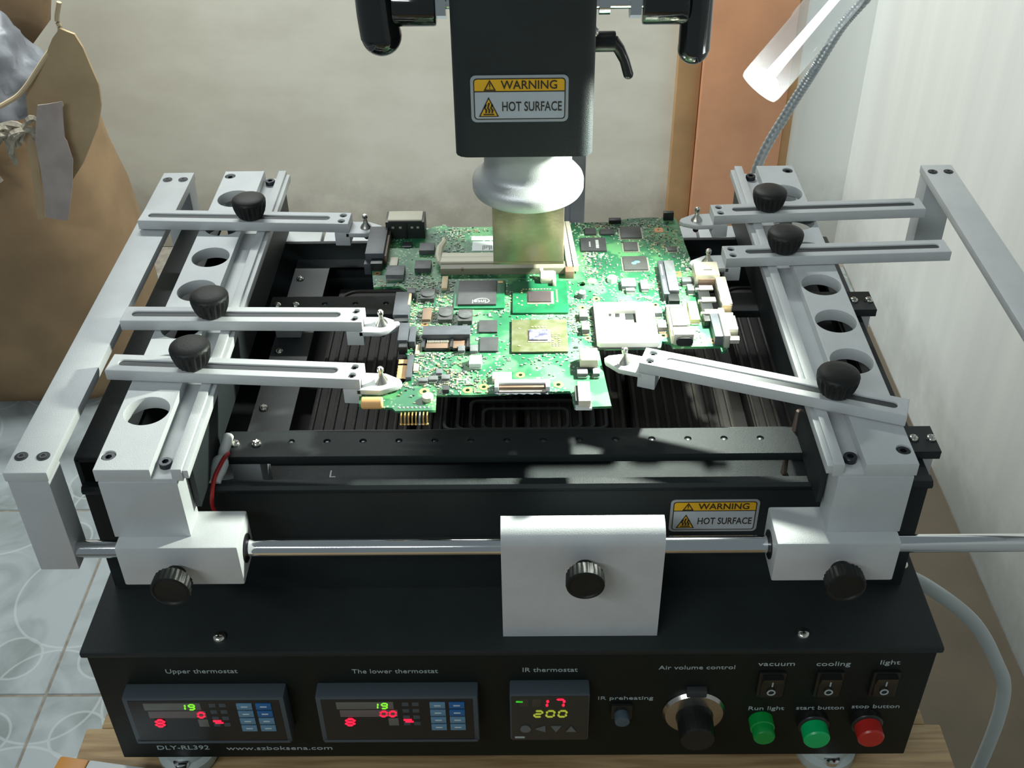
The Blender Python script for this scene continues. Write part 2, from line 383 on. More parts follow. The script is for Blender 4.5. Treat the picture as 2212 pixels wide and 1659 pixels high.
b = MB(); b.box(-133, 133, -198, 198, 0, 8, 1.2, 1); TH = mk(b, 'cut_tile', TILE)
for j in range(-2, 5):
    cy = 638-200+400*j
    if cy < 1800: place(TH, 'tile', TILE, floor, (486+135.5, cy, FZ-8))
def wall_material(name, c1, c2, dirt, streak=False):
    m = bpy.data.materials.new(name); m.use_nodes = True; nt = m.node_tree; L = nt.links.new
    b = nt.nodes['Principled BSDF']; b.inputs['Roughness'].default_value = 0.8 if not streak else 0.45
    tc = nt.nodes.new('ShaderNodeTexCoord'); mp = nt.nodes.new('ShaderNodeMapping'); L(tc.outputs['Object'], mp.inputs[0])
    if streak: mp.inputs['Scale'].default_value = (9, 9, 0.5)
    else: mp.inputs['Scale'].default_value = (3, 3, 6)
    n = nt.nodes.new('ShaderNodeTexNoise'); n.inputs['Scale'].default_value = 1.3; n.inputs['Detail'].default_value = 8; n.inputs['Roughness'].default_value = .6; L(mp.outputs[0], n.inputs['Vector'])
    cr = nt.nodes.new('ShaderNodeValToRGB'); cr.color_ramp.elements[0].color = (*c1, 1); cr.color_ramp.elements[1].color = (*c2, 1)
    cr.color_ramp.elements[0].position = 0.38; cr.color_ramp.elements[1].position = 0.62; L(n.outputs['Fac'], cr.inputs['Fac'])
    # grime splashes near the floor (fixed to the wall)
    sep = nt.nodes.new('ShaderNodeSeparateXYZ'); L(tc.outputs['Object'], sep.inputs[0])
    mr = nt.nodes.new('ShaderNodeMapRange'); mr.inputs[1].default_value = -0.80; mr.inputs[2].default_value = -0.60; mr.inputs[3].default_value = 1; mr.inputs[4].default_value = 0
    L(sep.outputs[2], mr.inputs[0])
    n2 = nt.nodes.new('ShaderNodeTexNoise'); n2.inputs['Scale'].default_value = 9; n2.inputs['Detail'].default_value = 9; n2.inputs['Roughness'].default_value = .7; L(tc.outputs['Object'], n2.inputs['Vector'])
    mu = nt.nodes.new('ShaderNodeMath'); mu.operation = 'MULTIPLY'; L(mr.outputs[0], mu.inputs[0]); L(n2.outputs['Fac'], mu.inputs[1])
    n3 = nt.nodes.new('ShaderNodeMapRange'); n3.inputs[1].default_value = 0.2; n3.inputs[2].default_value = 0.5; n3.inputs[3].default_value = 0; n3.inputs[4].default_value = 0.42; L(mu.outputs[0], n3.inputs[0])
    mx = nt.nodes.new('ShaderNodeMixRGB'); L(n3.outputs[0], mx.inputs[0]); L(cr.outputs[0], mx.inputs[1]); mx.inputs[2].default_value = (*dirt, 1)
    L(mx.outputs[0], b.inputs['Base Color'])
    bp = nt.nodes.new('ShaderNodeBump'); bp.inputs['Strength'].default_value = 0.15; bp.inputs['Distance'].default_value = .002; L(n2.outputs['Fac'], bp.inputs['Height']); L(bp.outputs[0], b.inputs['Normal'])
    return m
WALLB = wall_material('cream_wall_paint', (0.62, 0.585, 0.495), (0.70, 0.67, 0.575), (0.18, 0.16, 0.13))
WALLR = wall_material('white_wall_panel', (0.66, 0.68, 0.655), (0.72, 0.735, 0.705), (0.30, 0.30, 0.27), True)
b = MB(); b.box(-2400, 610, 1960, 2060, FZ, 700)
tag(b.build('wall_back', WALLB, smooth=False), 'cream painted back wall, stained near the floor', kind='structure')
b = MB(); b.box(610, 900, 1945, 2060, FZ, 700)
tag(b.build('wall_back_right', wall_material('light_boosted_wall_panel', (0.78, 0.80, 0.77), (0.84, 0.85, 0.82), (0.30, 0.30, 0.27), True), smooth=False), 'white wall strip to the right of the wooden post', kind='structure')  # whiter copy of the side wall colour; makes up for weak light here
b = MB(); b.box(757, 900, -1300, 1945, FZ, 700)
tag(b.build('wall_right', WALLR, smooth=False), 'white side wall panel with faint vertical streaks', kind='structure')
WOODO = mat('orange_varnished_wood', (0.68, 0.33, 0.18), 0.4, 0, 0.12, 7, 0.1, 60)
WOODT = mat('tan_wood_edge', (0.47, 0.27, 0.12), 0.5, 0, 0.12, 10)
b = MB(); b.box(347, 398, 1930, 1960, FZ, 700, 3)
o = tag(b.build('trim_1', WOODT), 'tan wooden edge strip of the orange post', kind='structure')
b = MB(); b.box(399, 588, 1915, 1959.5, FZ, 700, 4); b.build('post_board', WOODO, o, smooth=True)
b = MB(); b.box(588.5, 609, 1925, 1959.5, FZ, 700, 2); b.build('edge_strip', WOODT, o)

# ================================================================ BENCH
def wood_mat(name, c1, c2):
    m = bpy.data.materials.new(name); m.use_nodes = True; nt = m.node_tree; L = nt.links.new
    b = nt.nodes['Principled BSDF']; b.inputs['Roughness'].default_value = 0.5
    tc = nt.nodes.new('ShaderNodeTexCoord'); mp = nt.nodes.new('ShaderNodeMapping'); mp.inputs['Scale'].default_value = (6, 90, 90); L(tc.outputs['Object'], mp.inputs[0])
    n = nt.nodes.new('ShaderNodeTexNoise'); n.inputs['Scale'].default_value = 2; n.inputs['Detail'].default_value = 8; n.inputs['Distortion'].default_value = 0.6; L(mp.outputs[0], n.inputs['Vector'])
    cr = nt.nodes.new('ShaderNodeValToRGB'); cr.color_ramp.elements[0].color = (*c1, 1); cr.color_ramp.elements[1].color = (*c2, 1); cr.color_ramp.elements[0].position = .35; cr.color_ramp.elements[1].position = .6
    L(n.outputs['Fac'], cr.inputs['Fac']); L(cr.outputs[0], b.inputs['Base Color']); return m
WOODD = wood_mat('pale_desk_wood', (0.30, 0.19, 0.085), (0.50, 0.35, 0.18))
desk = thing('wooden_desk', 'pale brown wooden desk top under the black machine', 'desk', (0, -120, FZ))
b = MB(); b.box(-287, 285, -330, 38, -150, -125, 1.5); b.build('desk_top', WOODD, desk)
b = MB(); b.box(-277, 275, 38.2, 50, -150, -125, 1); b.build('rear_batten', WOODD, desk)
b = MB(); b.box(-235, 235, 50.2, 420, -150, -125, 1); b.build('rear_board', WOODD, desk)
for x in (-225, 225):
    for y in (-290, 380):
        b = MB(); b.box(x-20, x+20, y-20, y+20, FZ, -150, 1.5); b.build('leg', WOODD, desk)

# ================================================================ REWORK STATION
st = thing('rework_station', 'black soldering rework machine with a row of thermostats along its front panel', 'machine', (0, 200, -125))
# body
b = MB(); b.box(-248, 248, 3, 430, -107.3, -3, 0.8); b.build('cabinet', BLKP, st)
b = MB(); b.box(-249.5, 249.5, -1, 432, -4.5, 0, 1.2); b.build('lid', BLK, st, 'black lid plate overhanging the front panel')
for x, y in ((-170, 9.9), (170.2, 10), (242, 64), (-242, 64)): place(PAN, 'screw', NICKEL, st, (x, y, 0))
CLEARP = mat('frosted_foot_plastic', (0.42, 0.48, 0.46), 0.35, 0, 0.1, 60)
for x in (-212, 203):
    for y in (17, 390):
        b = MB(); b.lathe([(18, 0), (19, 2), (19, 9), (15, 11), (15, 17.6)], (x, y, -125), 32); f = b.build('foot', CLEARP, st)
        b = MB(); b.lathe([(5, 0), (5, 3.5), (3.5, 4.5)], (x, y-14 if y < 100 else y, -125.0+11), 20); b.build('foot_bolt', CHROME, f)
# heater housing: open box of sheet metal with rounded upper lips
hp = [(48, 0), (48, 79), (43, 84), (42.5, 86.5), (44, 88.5), (49, 88.5), (49, 84), (50.5, 80), (50.5, 0)]
b = MB(); b.prism(hp, -240, 237, 'x'); b.build('housing_front', BLK, st)
b = MB(); b.box(-243, 232, 312, 316, 0, 88, 1); b.build('housing_back', BLK, st)
b = MB(); b.box(-243, -240, 51, 316, 0, 103, .5); b.box(-243, -214, 51, 316, 100.5, 104, 1.2); b.build('housing_side', BLK, st)
b = MB(); b.box(229, 232, 50, 312, 0, 84, 1); b.box(222, 237, 44, 316, 84, 88, 1.5); b.build('housing_side', BLK, st)
# heater deck with its opening, deck screws, printed mark
op = rect(-135.5, 196, 110, 302)
b = MB(); b.mesh(plate_mesh([rect(-161, 222, 109, 312), op], 73, 74, 0)); b.box(-161, 222, 108, 109, 58, 74); b.build('deck_plate', BLKG, st, smooth=False)
b = MB(); b.box(-200, 226, 51, 108, 58.5, 60); b.build('front_tray', BLK, st)
for x, y in ((-155, 284.6), (-155.4, 193), (-155, 132)): place(PANS, 'screw', NICKEL, st, (x, y, 74))
b = MB(); b.mesh(text_mesh('L', 9, 0.1), T(-107, 85, 60.05)); b.build('printed_mark', PRINT, st, smooth=False)
b = MB(); b.box(-165, 222, 109.2, 312, 44, 46); b.build('heater_tray', HEATB, st)
# infrared heater elements: nested hairpin ribs
def hairpin(mb, cx, hw, y0, y1, z, r=1.35):
    rr = min(hw, 14); pts = [(cx-hw, y0, z)]
    pts += [(cx-hw+rr-rr*math.cos(R(a)), y1-rr+rr*math.sin(R(a)), z) for a in range(0, 91, 15)]
    pts += [(cx+hw-rr+rr*math.sin(R(a)), y1-rr+rr*math.cos(R(a)), z) for a in range(0, 91, 15)]
    pts += [(cx+hw, y0, z)]; mb.tube(pts, r, 8)
for k, cx in enumerate((-96, -27, 42, 111, 174)):
    hwmax = 31 if k < 4 else 18
    b = MB(); b.box(cx-hwmax-1.5, cx+hwmax+1.5, 110.5, 293, 46.5, 60, 2); blk = b.build('heater_block', HEATB, st)
    hw = hwmax - 1
    while hw > 2:
        b = MB(); hairpin(b, cx, hw, 110.5, 290-(hwmax-hw)*1.3, 60.3); b.build('heater_rib', HEAT, blk); hw -= 6.6
# lower hot-air outlet seen in front of the board: nested dark rounded frames
for i in range(4):
    me = plate_mesh([rrect(-42+8*i, 62-8*i, 119+1.5*i, 166-7*i, 5), rrect(-40+8*i, 60-8*i, 120.4+1.5*i, 164-7*i, 4)], 62, 66.5-1.2*i, 0.3)
    b = MB(); b.mesh(me); b.build('outlet_frame', BLKG, st)
# sliding rods
for y in (15.6, 329): b = MB(); b.cyl((-238.5, y, 68.5), (308, y, 68.5), 5, n=48, bev=.6); b.build('guide_rod', CHROME, st)
# fixed rod brackets: big front plate and long rear block
prof = [(9.7, 0), (9.7, 70)] + [(20-10.3*math.cos(R(a)), 73-0+10.3*math.sin(R(a))) for a in range(0, 91, 10)] + [(24, 83.3), (24, 0)]
b = MB(); b.prism(prof, -4.1, 85.5, 'x'); fp = b.build('front_bracket', ALU, st, 'plain silver plate holding the front rod')
prof = [(317, 50), (317, 72)] + [(326-9*math.cos(R(a)), 74.5+9*math.sin(R(a))) for a in range(0, 91, 10)] + [(341, 83.5), (341, 50)]
b = MB(); b.prism(prof, -142, 141, 'x'); b.build('rear_bracket', ALU, st)
b = MB(); b.box(-100, 100, 320, 338, 0, 50, 1); b.build('rear_bracket_foot', BLK, st)
# thumb knob (shared)
def thumb_knob():
    b = MB(); b.lathe([(5.2, 0), (5.2, 3.5), (8.5, 5), (10.4, 6.5), (10.8, 13), (10.4, 14.3), (9.2, 14.8), (8.4, 14.0), (0.3, 13.2)], n=96, flute=24, fd=0.05, fz=(6, 13.5))
    return mk(b, 'thumb_knob', KNOBM)
def stem_mesh():
    b = MB(); b.lathe([(2.2, -4), (2.2, 7), (1.9, 7.3)], n=20); return mk(b, 'knob_stem', STEEL)
TK = thumb_knob(); SM = stem_mesh()
def front_knob(parent, x, y, z):
    k = place(TK, 'knob', KNOBM, parent, (x, y, z), (R(90), 0, 0)); k.location = (Vector((x, y-2.5, z))-ORG)*S
    s2 = bpy.data.objects.new('knob_stem', SM); C.objects.link(s2); s2.parent = k; s2.location = (0, 0, -2.5*S)
front_knob(st, 41.5, 9.7, 61)
# side handle frames
for x0, nm in ((-260, 'left'), (306.5, 'right')):
    b = MB(); b.box(x0, x0+23, 9.2, 346, 124.6, 130.6, 0.7); hb = b.build('side_handle', ALU, st, 'flat silver bar of the side handle frame')
    for y0, y1 in ((9.8, 27), (328, 345.2)):
        b = MB(); b.box(x0+0.8, x0+22.2, y0, y1, 58.4, 124.6, 0.5); b.build('handle_post', ALU2, hb)
    for y in (22.2, 334.5):
        for dx in (5.6, 17.2):
            b = MB(); b.lathe([(3.5, 0), (3.5, 0.25), (2.6, 0.3)], (x0+dx, y, 130.6), 24); b.build('screw_recess', DARK, hb)
            o = bpy.data.objects.new('screw', SCR3); C.objects.link(o); o.parent = hb; o.location = (Vector((x0+dx, y, 131.15))-ORG)*S

# ---- front panel
panel = lambda mb, name, m, lab=None, par=st: mb.build(name, m, par, lab)
def ptext(txt, x0, x1, z, h, name='panel_lettering', m=PRINT, y=2.9, par=st):
    me = text_mesh(txt, 10, 0.25); xs = [v.co.x for v in me.vertices]; ys = [v.co.y for v in me.vertices]
    w = max(xs)-min(xs); sx = (x1-x0)/w; sy = h/ (10*0.72)
    me.transform(Matrix.Translation((-(max(xs)+min(xs))/2, 0, 0))); me.transform(Matrix.Diagonal((sx, sy, 0.4, 1)))
    b = MB(); b.mesh(me, T((x0+x1)/2, y, z) @ FRONT); return b.build(name, m, par, smooth=False)
for a in [('Upper thermostat', -204.2, -161.6, -21.7, 3.9), ('The lower thermostat', -93.9, -43, -22.7, 3.9), ('IR thermostat', 7.1, 39.6, -22.2, 3.9),
          ('IR preheating', 52.5, 85.8, -49.2, 3.3), ('Air volume control', 87.2, 132.1, -20.8, 3.6), ('vacuum', 145.3, 166.8, -17.9, 4), ('cooling', 179.5, 199.5, -18.2, 4),
          ('light', 216.7, 228.3, -17.2, 4), ('Run light', 144.4, 166.1, -59.9, 3.6), ('start button', 173.4, 202.3, -59.7, 3.6), ('stop button', 206.9, 235.8, -58.6, 3.6),
          ('DLY-RL392', -224.5, -191.7, -97, 4.2), ('www.szboksena.com', -180.9, -113.8, -98, 3.8)]: ptext(*a)
BEZ = mat('bezel_plastic', (0.055, 0.072, 0.085), 0.45)
BEZF = mat('bezel_face', (0.012, 0.013, 0.013), 0.35)
WIN1 = mat('display_window', (0.13, 0.135, 0.12), 0.35)
WIN2 = mat('display_window_red', (0.14, 0.115, 0.115), 0.35)
LGRN = mat('green_led', (0.1, 0.5, 0.02), 0.4, emit=(0.25, 0.85, 0.03), es=0.9)
LRED = mat('red_led', (0.6, 0.02, 0.05), 0.4, emit=(1.0, 0.012, 0.06), es=1.1)
LYEL = mat('yellow_green_led', (0.2, 0.25, 0.03), 0.4, emit=(0.30, 0.34, 0.03), es=0.9)
KEYB = mat('blue_key', (0.015, 0.12, 0.33), 0.4); KEYL = mat('pale_blue_key', (0.11, 0.24, 0.36), 0.4)
KEYT = mat('key_print', (0.5, 0.6, 0.65), 0.5); RUBR = mat('grey_key', (0.12, 0.13, 0.125), 0.5)
SEG = {'0': 'abcdef', '1': 'bc', '2': 'abged', '7': 'abc', '9': 'abcdfg', '8': 'abcdefg'}
def digit(mb, ch, x, z, w, h, y, t, shear=0.12):
    def seg(x0, z0, x1, z1):
        d = Vector((x1-x0, 0, z1-z0)); L_ = d.length - t*0.35; a = math.atan2(z1-z0, x1-x0)
        mid = Vector(((x0+x1)/2, y, (z0+z1)/2)); mid.x += shear*(mid.z-(z+h/2)) 
        M_ = Matrix.Translation(mid) @ Matrix.Rotation(-a, 4, 'Y')
        tt = MB(); tt.prism([(-L_/2, 0), (-L_/2+t/2, t/2), (L_/2-t/2, t/2), (L_/2, 0), (L_/2-t/2, -t/2), (-L_/2+t/2, -t/2)], -0.15, 0.15, 'y')
        me = bpy.data.meshes.new('s'); tt.bm.to_mesh(me); tt.bm.free(); mb.mesh(me, M_)
    P = {'a': (x, z+h, x+w, z+h), 'b': (x+w, z+h, x+w, z+h/2), 'c': (x+w, z+h/2, x+w, z), 'd': (x, z, x+w, z), 'e': (x, z+h/2, x, z), 'f': (x, z+h, x, z+h/2), 'g': (x, z+h/2, x+w, z+h/2)}
    for s_ in SEG[ch]: seg(*P[s_])
def thermostat_wide(x0, zt, red2):
    b = MB(); b.box(x0, x0+96, -8, 3, zt-43, zt, 1.0); ph = b.build('thermostat', BEZ, st)
    b = MB(); b.box(x0+3, x0+93, -8.4, -7.5, zt-41.5, zt-2, .3); b.build('face_plate', BEZF, ph)
    y = -8.4
    def bx(n, m, a, c, d, e, yy=y-.25): q = MB(); q.box(x0+a, x0+c, yy, y+.2, zt-d, zt-e, .15); return q.build(n, m, ph)
    bx('display_window', WIN1, 12, 46, 10.5, 4.0); bx('display_window', WIN2, 13.5, 48, 18, 11.5)
    bx('display_window', BEZF, 16, 22, 27, 19); bx('display_window', WIN1, 42, 48, 26.5, 19.5)
    for ch_, dx_ in (('1', 33.5), ('9', 39)): g = MB(); digit(g, ch_, x0+dx_, zt-9.6, 3.2, 4.8, y-.5, 1.0); g.build('digit', LGRN, ph, 'lit green digit')
    for ch_, dx_, dz_, w_, h_, t_ in ([('0', 37.8, 17.2, 3.6, 4.8, 1.5)] if red2 else []) + [('0', 43.2, 17.2, 3.6, 4.8, 1.5), ('8', 16.6, 25.6, 4.6, 6, 1.9)]:
        g = MB(); digit(g, ch_, x0+dx_, zt-dz_, w_, h_, y-.5, t_); g.build('digit', LRED, ph, 'lit red digit')
    g = MB(); g.box(x0+51, x0+56, y-.5, y, zt-21.8, zt-20.3, .2); g.box(x0+52, x0+57, y-.5, y, zt-23.4, zt-22.2, .2); g.build('indicator_lamp', LRED, ph)
    for r_ in range(4):
        for c_ in range(2):
            bx('lamp_legend', BEZ, 51+6*c_, 55+6*c_, 8+6.2*r_, 4.6+6.2*r_, y-.15)
    for r_ in range(4):
        for c_ in range(2):
            blue = (c_ == 1 and r_ < 2); xx = 67.5+11.4*c_; zz = 4.2+7.0*r_
            k = bx('key', KEYB if blue else KEYL, xx, xx+9.2, zz+5.3, zz, y-.9)
            q = MB(); q.box(x0+xx+2.6, x0+xx+6.6, y-1.05, y-.8, zt-zz-3.0, zt-zz-2.0, .1); q.build('key_print', KEYT, k)
    q = MB(); q.box(x0+1, x0+95, -8.8, -7.9, zt-43, zt-41, .3); q.build('lower_lip', BEZ, ph)
thermostat_wide(-230.2, -32.8, False); thermostat_wide(-115.6, -32.6, True)
# small square thermostat
b = MB(); b.box(-0.8, 46.6, -8, 3, -75, -31, 1.2); ph = b.build('thermostat', BEZ, st)
b = MB(); b.box(0.2, 45.6, -8.5, -7.5, -74.5, -32.4, .4); b.build('face_plate', mat('grey_face', (0.028, 0.029, 0.024), 0.35), ph)
for x in (5, 12.5): b = MB(); b.box(x, x+5.5, -8.7, -8.3, -41.5, -34.5, .2); b.build('display_window', mat('dim_segment', (0.05, 0.045, 0.035), .4), ph)
for c_, x_ in (('1', 16.5), ('7', 26.2)): b = MB(); digit(b, c_, x_, -41.6, 5, 7, -8.9, 1.6); b.build('digit', LRED, ph, 'lit red digit')
for i, c_ in enumerate('200'): b = MB(); digit(b, c_, 14.0+7.2*i, -51, 4.4, 5.6, -8.9, 1.35); b.build('digit', LYEL, ph, 'dim yellow green digit')
b = MB(); b.box(3, 7, -8.9, -8.4, -37.4, -36.2, .2); b.build('indicator_lamp', mat('green_lamp', (0.02, 0.3, 0.02), .4, emit=(0.03, 0.6, 0.02), es=.8), ph)
for i, sh in enumerate(('O', 'L', 'D', 'U')):
    cx = 8.5+9.2*i; cz = -63
    pl = {'O': circle(cx, cz, 3.2, 20), 'L': [(cx-3.2, cz), (cx+2.8, cz+2.8), (cx+2.8, cz-2.8)], 'D': [(cx-3, cz+2.6), (cx+3, cz+2.6), (cx, cz-2.8)], 'U': [(cx-3, cz-2.6), (cx+3, cz-2.6), (cx, cz+2.8)]}[sh]
    b = MB(); b.prism(pl, -9.2, -8.4, 'y'); b.build('key', RUBR, ph)
b = MB(); b.box(2, 8, -8.7, -8.4, -72.4, -70.8, .1); b.build('small_print', PRINT, ph)
# preheat push switch
b = MB(); b.box(60.5, 73.5, 0, 3, -66, -53, .8); s_ = b.build('push_switch', BLKPL, st)
b = MB(); b.cyl((67, 0.5, -61), (67, -6, -61), 4.6, n=32, bev=.8); b.build('switch_cap', mat('grey_cap', (0.06, 0.09, 0.11), .4), s_)
# air volume dial
b = MB(); b.lathe([(19, 0), (19, 1.5), (17.5, 3.6), (12.5, 4.6), (10.8, 4.8)], (111, 3, -61.5), 64, '-y'); dial = b.build('dial_skirt', mat('brushed_dial', (0.50, 0.48, 0.45), 0.22, 1.0), st, 'shiny metal skirt of the air volume dial')
b = MB(); b.lathe([(11.5, 4.5), (11, 8), (10.6, 20), (9.8, 21.5), (0.3, 21.7)], (111, 3, -61.5), 60, '-y', 20, .04, (7, 20)); b.build('dial_knob', BLKPL, dial)
b = MB(); b.box(105, 117, -1.2, 3, -44, -38, .8); b.build('dial_stop', BLKG, dial)
# rocker switches
for x in (154.7, 188.8, 221.8):
    b = MB(); b.box(x-8, x+8, .8, 3, -46, -24, .8); s_ = b.build('rocker_switch', BLKPL, st)
    b = MB(); b.prism([(0.6, -44.5), (-1.0, -44), (0.2, -35), (-2.6, -26), (0.6, -25.5)], x-6, x+6, 'x'); rk = b.build('rocker', BLKPL, s_)
    b = MB(); me = plate_mesh([circle(0, 0, 2.6, 24), circle(0, 0, 1.7, 24)], 0, .3); b.mesh(me, T(x+.2, -0.9, -39.6) @ FRONT); b.box(x-.4, x+.4, -1.6, -1.2, -33.5, -29.5); b.build('switch_print', PRINT, s_)
# run lamp and the two push buttons
GRNB = mat('green_button', (0.0, 0.17, 0.03), 0.35, emit=(0, .5, .06), es=.05); GRN2 = mat('bright_green_button', (0.0, 0.33, 0.10), 0.35, emit=(0, .5, .1), es=.05); REDB = mat('red_button', (0.36, 0.018, 0.014), 0.35, emit=(.6, .02, .01), es=.03)
b = MB(); b.lathe([(7.4, 0), (7.4, 7), (6.6, 7.6), (6.6, 13), (6, 14), (0.3, 14.3)], (153, 3, -70.5), 40, '-y'); b.build('run_lamp', GRNB, st, 'green indicator lamp')
for x, z, m_, lb in ((184.5, -71, GRN2, 'bright green push button'), (217, -70, REDB, 'red push button')):
    b = MB(); b.lathe([(9.6, 0), (9.6, 5), (8.8, 6), (8.3, 6.2)], (x, 3, z), 40, '-y'); s_ = b.build('button_collar', BLKPL, st)
    b = MB(); b.lathe([(8, 5), (8, 14.5), (7.2, 15.6), (0.3, 16)], (x, 3, z), 40, '-y'); b.build('push_button', m_, s_, lb)

# ---- hot surface labels
def warning_label(par, M_, w=53.5, h=27):
    """drawn in XY around the origin, then moved by M_"""
    def pm(loops, z0, z1, bev=0): return plate_mesh(loops, z0, z1, bev)
    b = MB(); b.mesh(pm([rrect(-w/2, w/2, -h/2, h/2, 3)], 0, .35), M_); lab = b.build('warning_label', LABS, par, 'warning sticker with yellow band and hot surface sign')
    b = MB(); b.mesh(pm([rrect(-w/2+1.6, w/2-1.6, -h/2+1.6, h/2-1.6, 2), rrect(-w/2+2.2, w/2-2.2, -h/2+2.2, h/2-2.2, 1.6)], .35, .5), M_)
    b.mesh(pm([rect(-w/2+2, w/2-2, 4.1, 4.7)], .5, .6), M_)
    b.mesh(fit_text('WARNING', -10.2, 20.5, 5.0), M_ @ T(0, 8.2, .66)); b.mesh(fit_text('HOT SURFACE', -9.6, 23.2, 5.6), M_ @ T(0, -4.2, .66))
    b.mesh(pm([[(-19.6, 4.9), (-12.8, 4.9), (-16.2, 11.2)], [(-18.5, 5.6), (-13.9, 5.6), (-16.2, 9.9)]], .6, .7), M_); b.mesh(pm([rect(-16.5, -15.9, 7, 9.2)], .6, .7), M_); b.mesh(pm([rect(-16.5, -15.9, 6, 6.5)], .6, .7), M_)
    b.mesh(pm([[(-22.6, -10.2), (-11.4, -10.2), (-17, 1.4)], [(-21.6, -9.7), (-12.4, -9.7), (-17, 0.1)]], .6, .7), M_)
    for i in (-1, 0, 1): b.mesh(pm([[(-17.4+1.7*i, -8.0), (-16.4+1.7*i, -8.0), (-16.0+1.7*i, -6.2), (-17.0+1.7*i, -5.0), (-16.2+1.7*i, -3.0+(1-abs(i))), (-17.3+1.7*i, -3.0+(1-abs(i))), (-18.0+1.7*i, -5.2), (-17.2+1.7*i, -6.3)]], .6, .7), M_)
    b.mesh(pm([rect(-20, -14, -9.2, -8.4)], .6, .7), M_)
    b.build('label_print', INK, lab, smooth=False)
    b = MB(); b.mesh(pm([rect(-w/2+2.2, w/2-2.2, 4.5, h/2-2.2)], .35, .48), M_); b.mesh(pm([[(-22.2, -10), (-11.8, -10), (-17, 0.9)]], .5, .58), M_); b.build('yellow_band', YEL, lab, smooth=False)
    b = MB(); b.mesh(pm([rrect(-w/2+2.2, w/2-2.2, -h/2+2.2, 4.3, 1)], .35, .48), M_); b.build('label_field', LABW, lab, smooth=False)
    return lab
warning_label(st, T(118.2, 47.9, 59.5) @ FRONT @ Matrix.Diagonal((0.95, 0.93, 1, 1)))

# ================================================================ HOT AIR HEAD
hd = thing('hot_air_head', 'black hot air head with silver collar and square nozzle above the circuit board', 'heater', (12.8, 200, 0))
b = MB(); b.box(16, 57, 346, 388, 0, 470, 1.5); 
for x in (30, 43): b.box(x, x+2.5, 345.2, 346.2, 2, 468, .3)
col_ = b.build('column', ALU2, hd, 'upright aluminium profile column')
b = MB(); b.box(20, 53, 236, 346, 340, 380, 2); b.build('carriage', BLK, hd)
b = MB(); b.box(-28.5, 49.5, 163, 238, 230, 440, 9, 5, zonly=True); b.build('head_box', BLK, hd)
warning_label(hd, T(8.2, 162.9, 265) @ FRONT)
b = MB(); b.lathe([(26.5, 229.5), (26.5, 210), (27.0, 206.5), (29.0, 204), (31.2, 202.6), (33.4, 200), (34, 198), (34, 193), (33.2, 191.5), (25, 191.5)], (12.8, 200, 0), 96); b.build('collar', mat('collar_metal', (0.50, 0.52, 0.52), .42, .6, .03, 60, .2, 1500), hd, 'silver round collar')
b = MB(); b.box(-9, 34.5, 178.3, 221.8, 150, 192, .6, 2, zonly=True); nz = b.build('nozzle', NOZ, hd, 'square steel nozzle')
for p_ in ((-9, 34.5, 177.9, 178.6), (-9, 34.5, 221.4, 222.1)): b = MB(); b.box(p_[0], p_[1], p_[2], p_[3], 150, 151.4); b.build('nozzle_hem', NOZ, nz)
# levers
def lever(side):
    s_ = -1 if side == 'l' else 1; xb = -28.5 if side == 'l' else 49.5
    if side == 'l':
        b = MB(); b.cyl((xb+2, 200, 305), (xb-13, 200, 305), 3, n=24); b.cyl((xb-3.5, 200, 305), (xb-9, 200, 305), 8.5, n=6); sh = b.build('lever_shaft', CHROME, hd)
        b = MB(); b.cyl((xb-9, 200, 305), (xb-33, 200, 305), 12, n=40, bev=1.5); hub = b.build('lever_hub', GLOSSB, hd); xc = -69; hw = 11.5; zb = 277
    else:
        b = MB(); b.cyl((xb-2, 200, 305), (xb+30, 200, 305), 4, n=24); b.cyl((xb+3, 200, 305), (xb+9, 200, 305), 7, n=24); b.cyl((xb+20, 200, 305), (xb+26, 200, 305), 9.5, n=6); sh = b.build('lever_shaft', CHROME, hd)
        b = MB(); b.cyl((xb+27, 200, 305), (xb+52, 200, 305), 12.5, n=40, bev=1.5); hub = b.build('lever_hub', GLOSSB, hd); xc = 106.5; hw = 9; zb = 270
    b = MB(); b.tube([(xc + (0 if side == 'r' else -1.5*math.sin(i*.3)), 199-abs(8-i)*0.4, zb+hw+ (345-zb)*i/16) for i in range(17)], hw, 20)
    b.sphere((xc, 197.8, zb+hw), hw); b.build('lever_arm', GLOSSB, hub)
lever('l'); lever('r')
b = MB(); b.cyl((48, 204, 281), (63, 204, 281), 5.8, n=24, bev=1); cl_ = b.build('clamp_lever', BLKPL, hd)
b = MB(); b.tube([(61, 203, 281), (65, 203, 277), (68.5, 203, 270), (71, 203, 262)], 3, 12, rfun=lambda i: (4.5, 3.4, 2.9, 3.0)[i]); b.sphere((71, 203, 262), 3); b.build('lever_arm', BLKPL, cl_)
place(PANS, 'screw', NICKEL, hd, (50, 190, 292), (0, R(90), 0))

